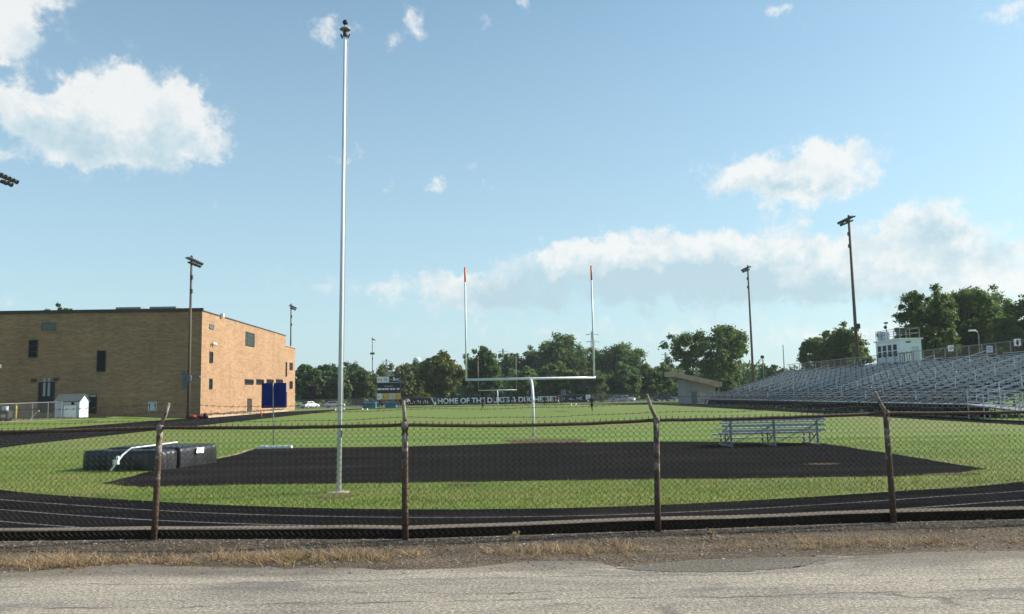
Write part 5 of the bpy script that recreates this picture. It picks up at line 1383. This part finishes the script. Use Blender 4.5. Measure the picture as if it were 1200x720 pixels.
tree_px(694, 712, 459, 192, 'thin brown shrub right of the emblem banner', name='leafy_shrub', leaf='leaf_willow', low=.02, leaves=1500, size=.24, seed=64, nclump=20, group='shrubs by the far fence')
# undergrowth that closes the foot of the wood
k = 52000; xs = nrg.uniform(at(340, 465, 240).x, at(935, 465, 240).x, k); ys = nrg.uniform(240, 300, k)
hg = 7.8 + 1.6*np.sin(xs*.21) + 1.2*np.sin(xs*.53 + 1) + 1.0*np.sin(xs*1.3 + 2) + .8*np.sin(ys*.4)
P = np.stack([xs, ys, hg*nrg.random(k)**.6], 1); N = nrg.normal(0, .7, (k, 3)) + np.array([.3, -.2, .5])
o = link('undergrowth', quads_mesh('undergrowth', rand_quads(P, N, .6), M['leaf_dark'])); tag(o, 'dark undergrowth along the foot of the far wood', 'undergrowth', kind='stuff')
k = 9000; xs = nrg.uniform(40, 120, k); ys = nrg.uniform(118, 150, k); hg = 3.2 + 1.2*np.sin(xs*.4) + .8*np.sin(xs*1.1)
P = np.stack([xs, ys, hg*nrg.random(k)**.7], 1); N = nrg.normal(0, .7, (k, 3)) + np.array([.3, -.4, .5])
o = link('hedge_growth', quads_mesh('hedge_growth', rand_quads(P, N, .35), M['leaf_dark'])); tag(o, 'dark bushes massed behind the grandstand', 'bushes', kind='stuff')

# ------------------------------------------------------------------ distant towers
q = at(489, 470, 800); wz = at(489, 422.5, 800).z
wt = thing('water_tower', 'pale blue domed water tower beyond the trees', 'water tower', (q.x, 800, 0))
MB().lathe([(1.2, -9), (2.5, -4), (3.6, -1.5), (3.9, 0), (3.5, 1.6), (2.2, 2.7), (.5, 3.1)], (0, 0, wz), 20).build('tank', M['shed_white'], wt, True); MB().lathe([(2.2, 0), (1.1, 3), (1.1, wz-8)], n=16).build('stem', M['shed_white'], wt, True)
def pylon(px, top, Y, label):
    q = at(px, 470, Y); H = at(px, top, Y).z; t = thing('power_pylon', label, 'pylon', (q.x, Y, 0), R(20), 'power pylons beyond the wood'); w = H*.09; mb = MB()
    for sx in (-1, 1):
        for sy_ in (-1, 1): mb.path([(sx*w, sy_*w, 0), (sx*w*.3, sy_*w*.3, H*.7), (sx*w*.1, sy_*w*.1, H)], .14, 4)
    for k in range(10):
        z0, z1 = H*k/10, H*(k+1)/10
        def ww(z): return w*(1-z/H*.97)
        for sy_ in (-1, 1): mb.path([(-ww(z0), sy_*ww(z0), z0), (ww(z1), sy_*ww(z1), z1)], .09, 4); mb.path([(ww(z0), sy_*ww(z0), z0), (-ww(z1), sy_*ww(z1), z1)], .09, 4)
    mb.build('lattice', M['galv'], t); mb = MB()
    for f in (.72, .83, .94): L = H*.12*(1.2-f*.3); mb.path([(-L, 0, H*f), (0, 0, H*(f+.02)), (L, 0, H*f)], .16, 4)
    mb.build('crossarm', M['galv'], t)
pylon(696.5, 388, 420, 'lattice pylon rising just right of the near right upright')
pylon(590.5, 409, 520, 'small lattice pylon above the trees inside the near goal')
pylon(782, 413, 520, 'lattice pylon in the tree gap left of the airy cottonwood')
pylon(453, 421, 520, 'lattice pylon top over the trees behind the scoreboard')

# ------------------------------------------------------------------ sky, sun
SAZ, SEL = R(14), R(31)          # the sun stands right of the field, a little beyond the lens
sd = Vector((math.cos(SAZ)*math.cos(SEL), math.sin(SAZ)*math.cos(SEL), math.sin(SEL)))
sl = bpy.data.lights.new('sun', 'SUN'); so_ = bpy.data.objects.new('sun', sl); col.objects.link(so_)
sl.energy = 5.0; sl.angle = R(.53); sl.color = (1, .93, .82); so_.rotation_euler = sd.to_track_quat('Z', 'Y').to_euler(); so_.location = (60, 30, 50)

w = bpy.data.worlds.new('World'); sc.world = w; w.use_nodes = True
T = NT(w); T.n.clear()
out = T.new('ShaderNodeOutputWorld')
sky = T.new('ShaderNodeTexSky', sky_type='NISHITA'); sky.sun_disc = False; sky.sun_elevation = SEL; sky.sun_rotation = R(90) - SAZ
sky.altitude = 150; sky.air_density = 1.0; sky.dust_density = 1.2; sky.ozone_density = 1.0

# clouds: placed by compass bearing and height above the horizon (radians)
g = T.new('ShaderNodeTexCoord'); sp = T.new('ShaderNodeSeparateXYZ'); T.link(g.outputs['Generated'], sp.inputs[0])
az = T.math('ARCTAN2', sp.outputs[0], sp.outputs[1]); el = T.math('ARCSINE', sp.outputs[2])
STR = .085
hz = T.ramp(el, [(0.0, .74), (.25, .40), (.62, .03)])
tint = T.mix(1.0, sky.outputs[0], (.84, 1.12, 1.11), 'MULTIPLY')
tint = T.mix(hz, tint, (.345/STR, .445/STR, .505/STR))
bg = T.new('ShaderNodeBackground'); bg.inputs[1].default_value = STR; T.link(tint, bg.inputs[0])
cv = T.new('ShaderNodeCombineXYZ'); T.link(az, cv.inputs[0]); T.link(el, cv.inputs[1])
def azel(px, py):
    d = ray(px, py); return math.atan2(d.x, d.y), math.asin(d.z)
nz = T.new('ShaderNodeTexNoise'); nz.inputs['Scale'].default_value = 26; nz.inputs['Detail'].default_value = 9; nz.inputs['Roughness'].default_value = .64; T.link(cv.outputs[0], nz.inputs['Vector'])
warp = T.new('ShaderNodeVectorMath', operation='SUBTRACT'); T.link(nz.outputs['Color'], warp.inputs[0]); warp.inputs[1].default_value = (.5, .5, .5)
wp = T.new('ShaderNodeVectorMath', operation='MULTIPLY_ADD'); T.link(warp.outputs[0], wp.inputs[0]); wp.inputs[1].default_value = (.075, .07, 0); T.link(cv.outputs[0], wp.inputs[2])
# (px, py, rx, ry, strength)
CL = [(18, 14, 34, 26, 1.3), (14, 46, 18, 20, 1.0), (-20, 30, 30, 30, 1.0), (62, -10, 34, 16, .9),
      (15, 120, 46, 22, 1.1), (70, 128, 46, 24, 1.1), (105, 142, 55, 30, 1.2), (150, 130, 60, 45, 1.3), (170, 165, 55, 34, 1.2), (215, 140, 38, 34, 1.1), (215, 118, 16, 18, 1.0), (150, 85, 18, 18, .8), (75, 165, 50, 30, .9), (250, 182, 26, 13, .9), (250, 158, 26, 12, .55), (2, 187, 14, 10, .8), (250, 230, 11, 12, .75),
      (386, 30, 26, 20, .85), (492, 32, 18, 24, .8), (460, 52, 14, 12, .65), (412, 184, 16, 18, .8), (380, 183, 14, 8, .5), (458, 226, 13, 9, .7), (517, 219, 14, 11, .85), (572, 217, 10, 9, .65), (560, 195, 28, 9, .5), (563, 28, 18, 10, .6), (616, 4, 18, 12, .6),
      (916, 12, 34, 12, .7), (1180, 14, 34, 20, .9), (1044, 146, 22, 12, .55), (1196, 262, 26, 8, .6),
      (925, 200, 80, 26, 1.25), (880, 212, 60, 16, .9), (970, 195, 50, 24, 1.1), (930, 232, 44, 12, .8), (940, 256, 34, 10, .6), (1020, 214, 30, 10, .5),
      (1100, 252, 36, 22, 1.2), (1070, 280, 50, 22, 1.0), (1040, 300, 90, 26, .9), (980, 300, 60, 24, .9), (850, 290, 60, 24, 1.1), (800, 305, 90, 26, 1.0), (740, 300, 60, 26, 1.15), (650, 305, 60, 20, .95), (690, 292, 50, 16, .8), (900, 310, 80, 28, 1.0),
      (560, 330, 60, 18, .8), (470, 330, 80, 16, .7), (575, 345, 30, 10, .7), (360, 336, 40, 12, .5),
      (700, 340, 190, 22, .8), (900, 338, 170, 26, .8), (560, 355, 100, 14, .55), (1130, 330, 110, 36, .7), (1000, 385, 240, 22, .6), (620, 388, 220, 14, .5), (1190, 330, 60, 30, .7), (30, 360, 60, 8, .4)]
def blobs(lst):
    acc = None
    for px_, py_, rx, ry, st in lst:
        a_, e_ = azel(px_, py_); kx, ky = 976/rx, 976/ry
        m_ = T.new('ShaderNodeMapping'); T.link(wp.outputs[0], m_.inputs[0]); m_.inputs['Scale'].default_value = (kx, ky, 0); m_.inputs['Location'].default_value = (-a_*kx, -e_*ky, 0)
        dt = T.new('ShaderNodeVectorMath', operation='DOT_PRODUCT'); T.link(m_.outputs[0], dt.inputs[0]); T.link(m_.outputs[0], dt.inputs[1])
        e1 = T.math('POWER', .3679, dt.outputs['Value'])
        ma = T.new('ShaderNodeMath', operation='MULTIPLY_ADD'); T.link(e1, ma.inputs[0]); ma.inputs[1].default_value = st
        if acc is None: ma.inputs[2].default_value = 0
        else: T.link(acc, ma.inputs[2])
        acc = ma.outputs[0]
    return acc
tot = blobs(CL)
nf = T.new('ShaderNodeTexNoise'); nf.inputs['Scale'].default_value = 30; nf.inputs['Detail'].default_value = 10; nf.inputs['Roughness'].default_value = .66; T.link(cv.outputs[0], nf.inputs['Vector'])
dens = T.math('ADD', tot, T.math('MULTIPLY', T.math('SUBTRACT', nf.outputs[0],   .5), 2.5))
mr = T.new('ShaderNodeMapRange', interpolation_type='SMOOTHSTEP'); mr.inputs['From Min'].default_value = .36; mr.inputs['From Max'].default_value = 1.3; T.link(dens, mr.inputs['Value'])
alpha = T.math('MULTIPLY', mr.outputs[0], .88)
dk = blobs([(690, 340, 140, 28, .8), (850, 338, 140, 28, .7), (590, 350, 70, 14, .4), (1000, 350, 130, 22, .3), (1085, 272, 28, 14, .5), (1040, 285, 30, 10, .25), (120, 172, 90, 20, .5), (30, 150, 40, 20, .25), (215, 160, 40, 14, .3), (900, 220, 50, 9, .45), (960, 222, 40, 9, .35), (40, 60, 30, 16, .2), (1120, 300, 50, 14, .35)])
lit = T.math('MULTIPLY', T.math('SUBTRACT', nz.outputs[0], .5), 1.7)
lit = T.math('ADD', T.math('SUBTRACT', lit, dk), .2)
ccol = T.ramp(T.math('ADD', lit, .5), [(.05, (.54, .72, .80)), (.4, (.74, .85, .89)), (.72, (1, 1, .98))])
bg2 = T.new('ShaderNodeBackground'); T.link(ccol, bg2.inputs[0]); bg2.inputs[1].default_value = .54
ms = T.new('ShaderNodeMixShader'); T.link(alpha, ms.inputs[0]); T.link(bg.outputs[0], ms.inputs[1]); T.link(bg2.outputs[0], ms.inputs[2]); T.link(ms.outputs[0], out.inputs[0])

# ------------------------------------------------------------------ summer haze
mb = MB(); mb.box((0, 1550, 22.4), (5040, 3940, 47.2))
hm = bpy.data.materials.new('haze_air'); hm.use_nodes = True; ht = hm.node_tree; ht.nodes.clear()
ho = ht.nodes.new('ShaderNodeOutputMaterial'); hv = ht.nodes.new('ShaderNodeVolumePrincipled')
hv.inputs['Color'].default_value = (.78, .88, .95, 1); hv.inputs['Density'].default_value = .00016; hv.inputs['Anisotropy'].default_value = .3
ht.links.new(hv.outputs[0], ho.inputs['Volume'])
o = mb.build('haze', hm); tag(o, 'thin pale summer haze over the field and wood', 'haze', kind='stuff')

# ------------------------------------------------------------------ render settings
sc.view_settings.view_transform = 'Standard'; sc.view_settings.look = 'None'; sc.view_settings.gamma = 1; sc.view_settings.exposure = .82
sc.render.engine = 'CYCLES'; sc.cycles.max_bounces = 6; sc.cycles.diffuse_bounces = 3; sc.cycles.glossy_bounces = 2; sc.cycles.transmission_bounces = 3
sc.cycles.caustics_reflective = False; sc.cycles.caustics_refractive = False
sc.cycles.use_adaptive_sampling = False; sc.cycles.use_denoising = True; sc.cycles.denoiser = 'OPENIMAGEDENOISE'; sc.cycles.denoising_input_passes = 'RGB_ALBEDO_NORMAL'; sc.cycles.denoising_prefilter = 'ACCURATE'
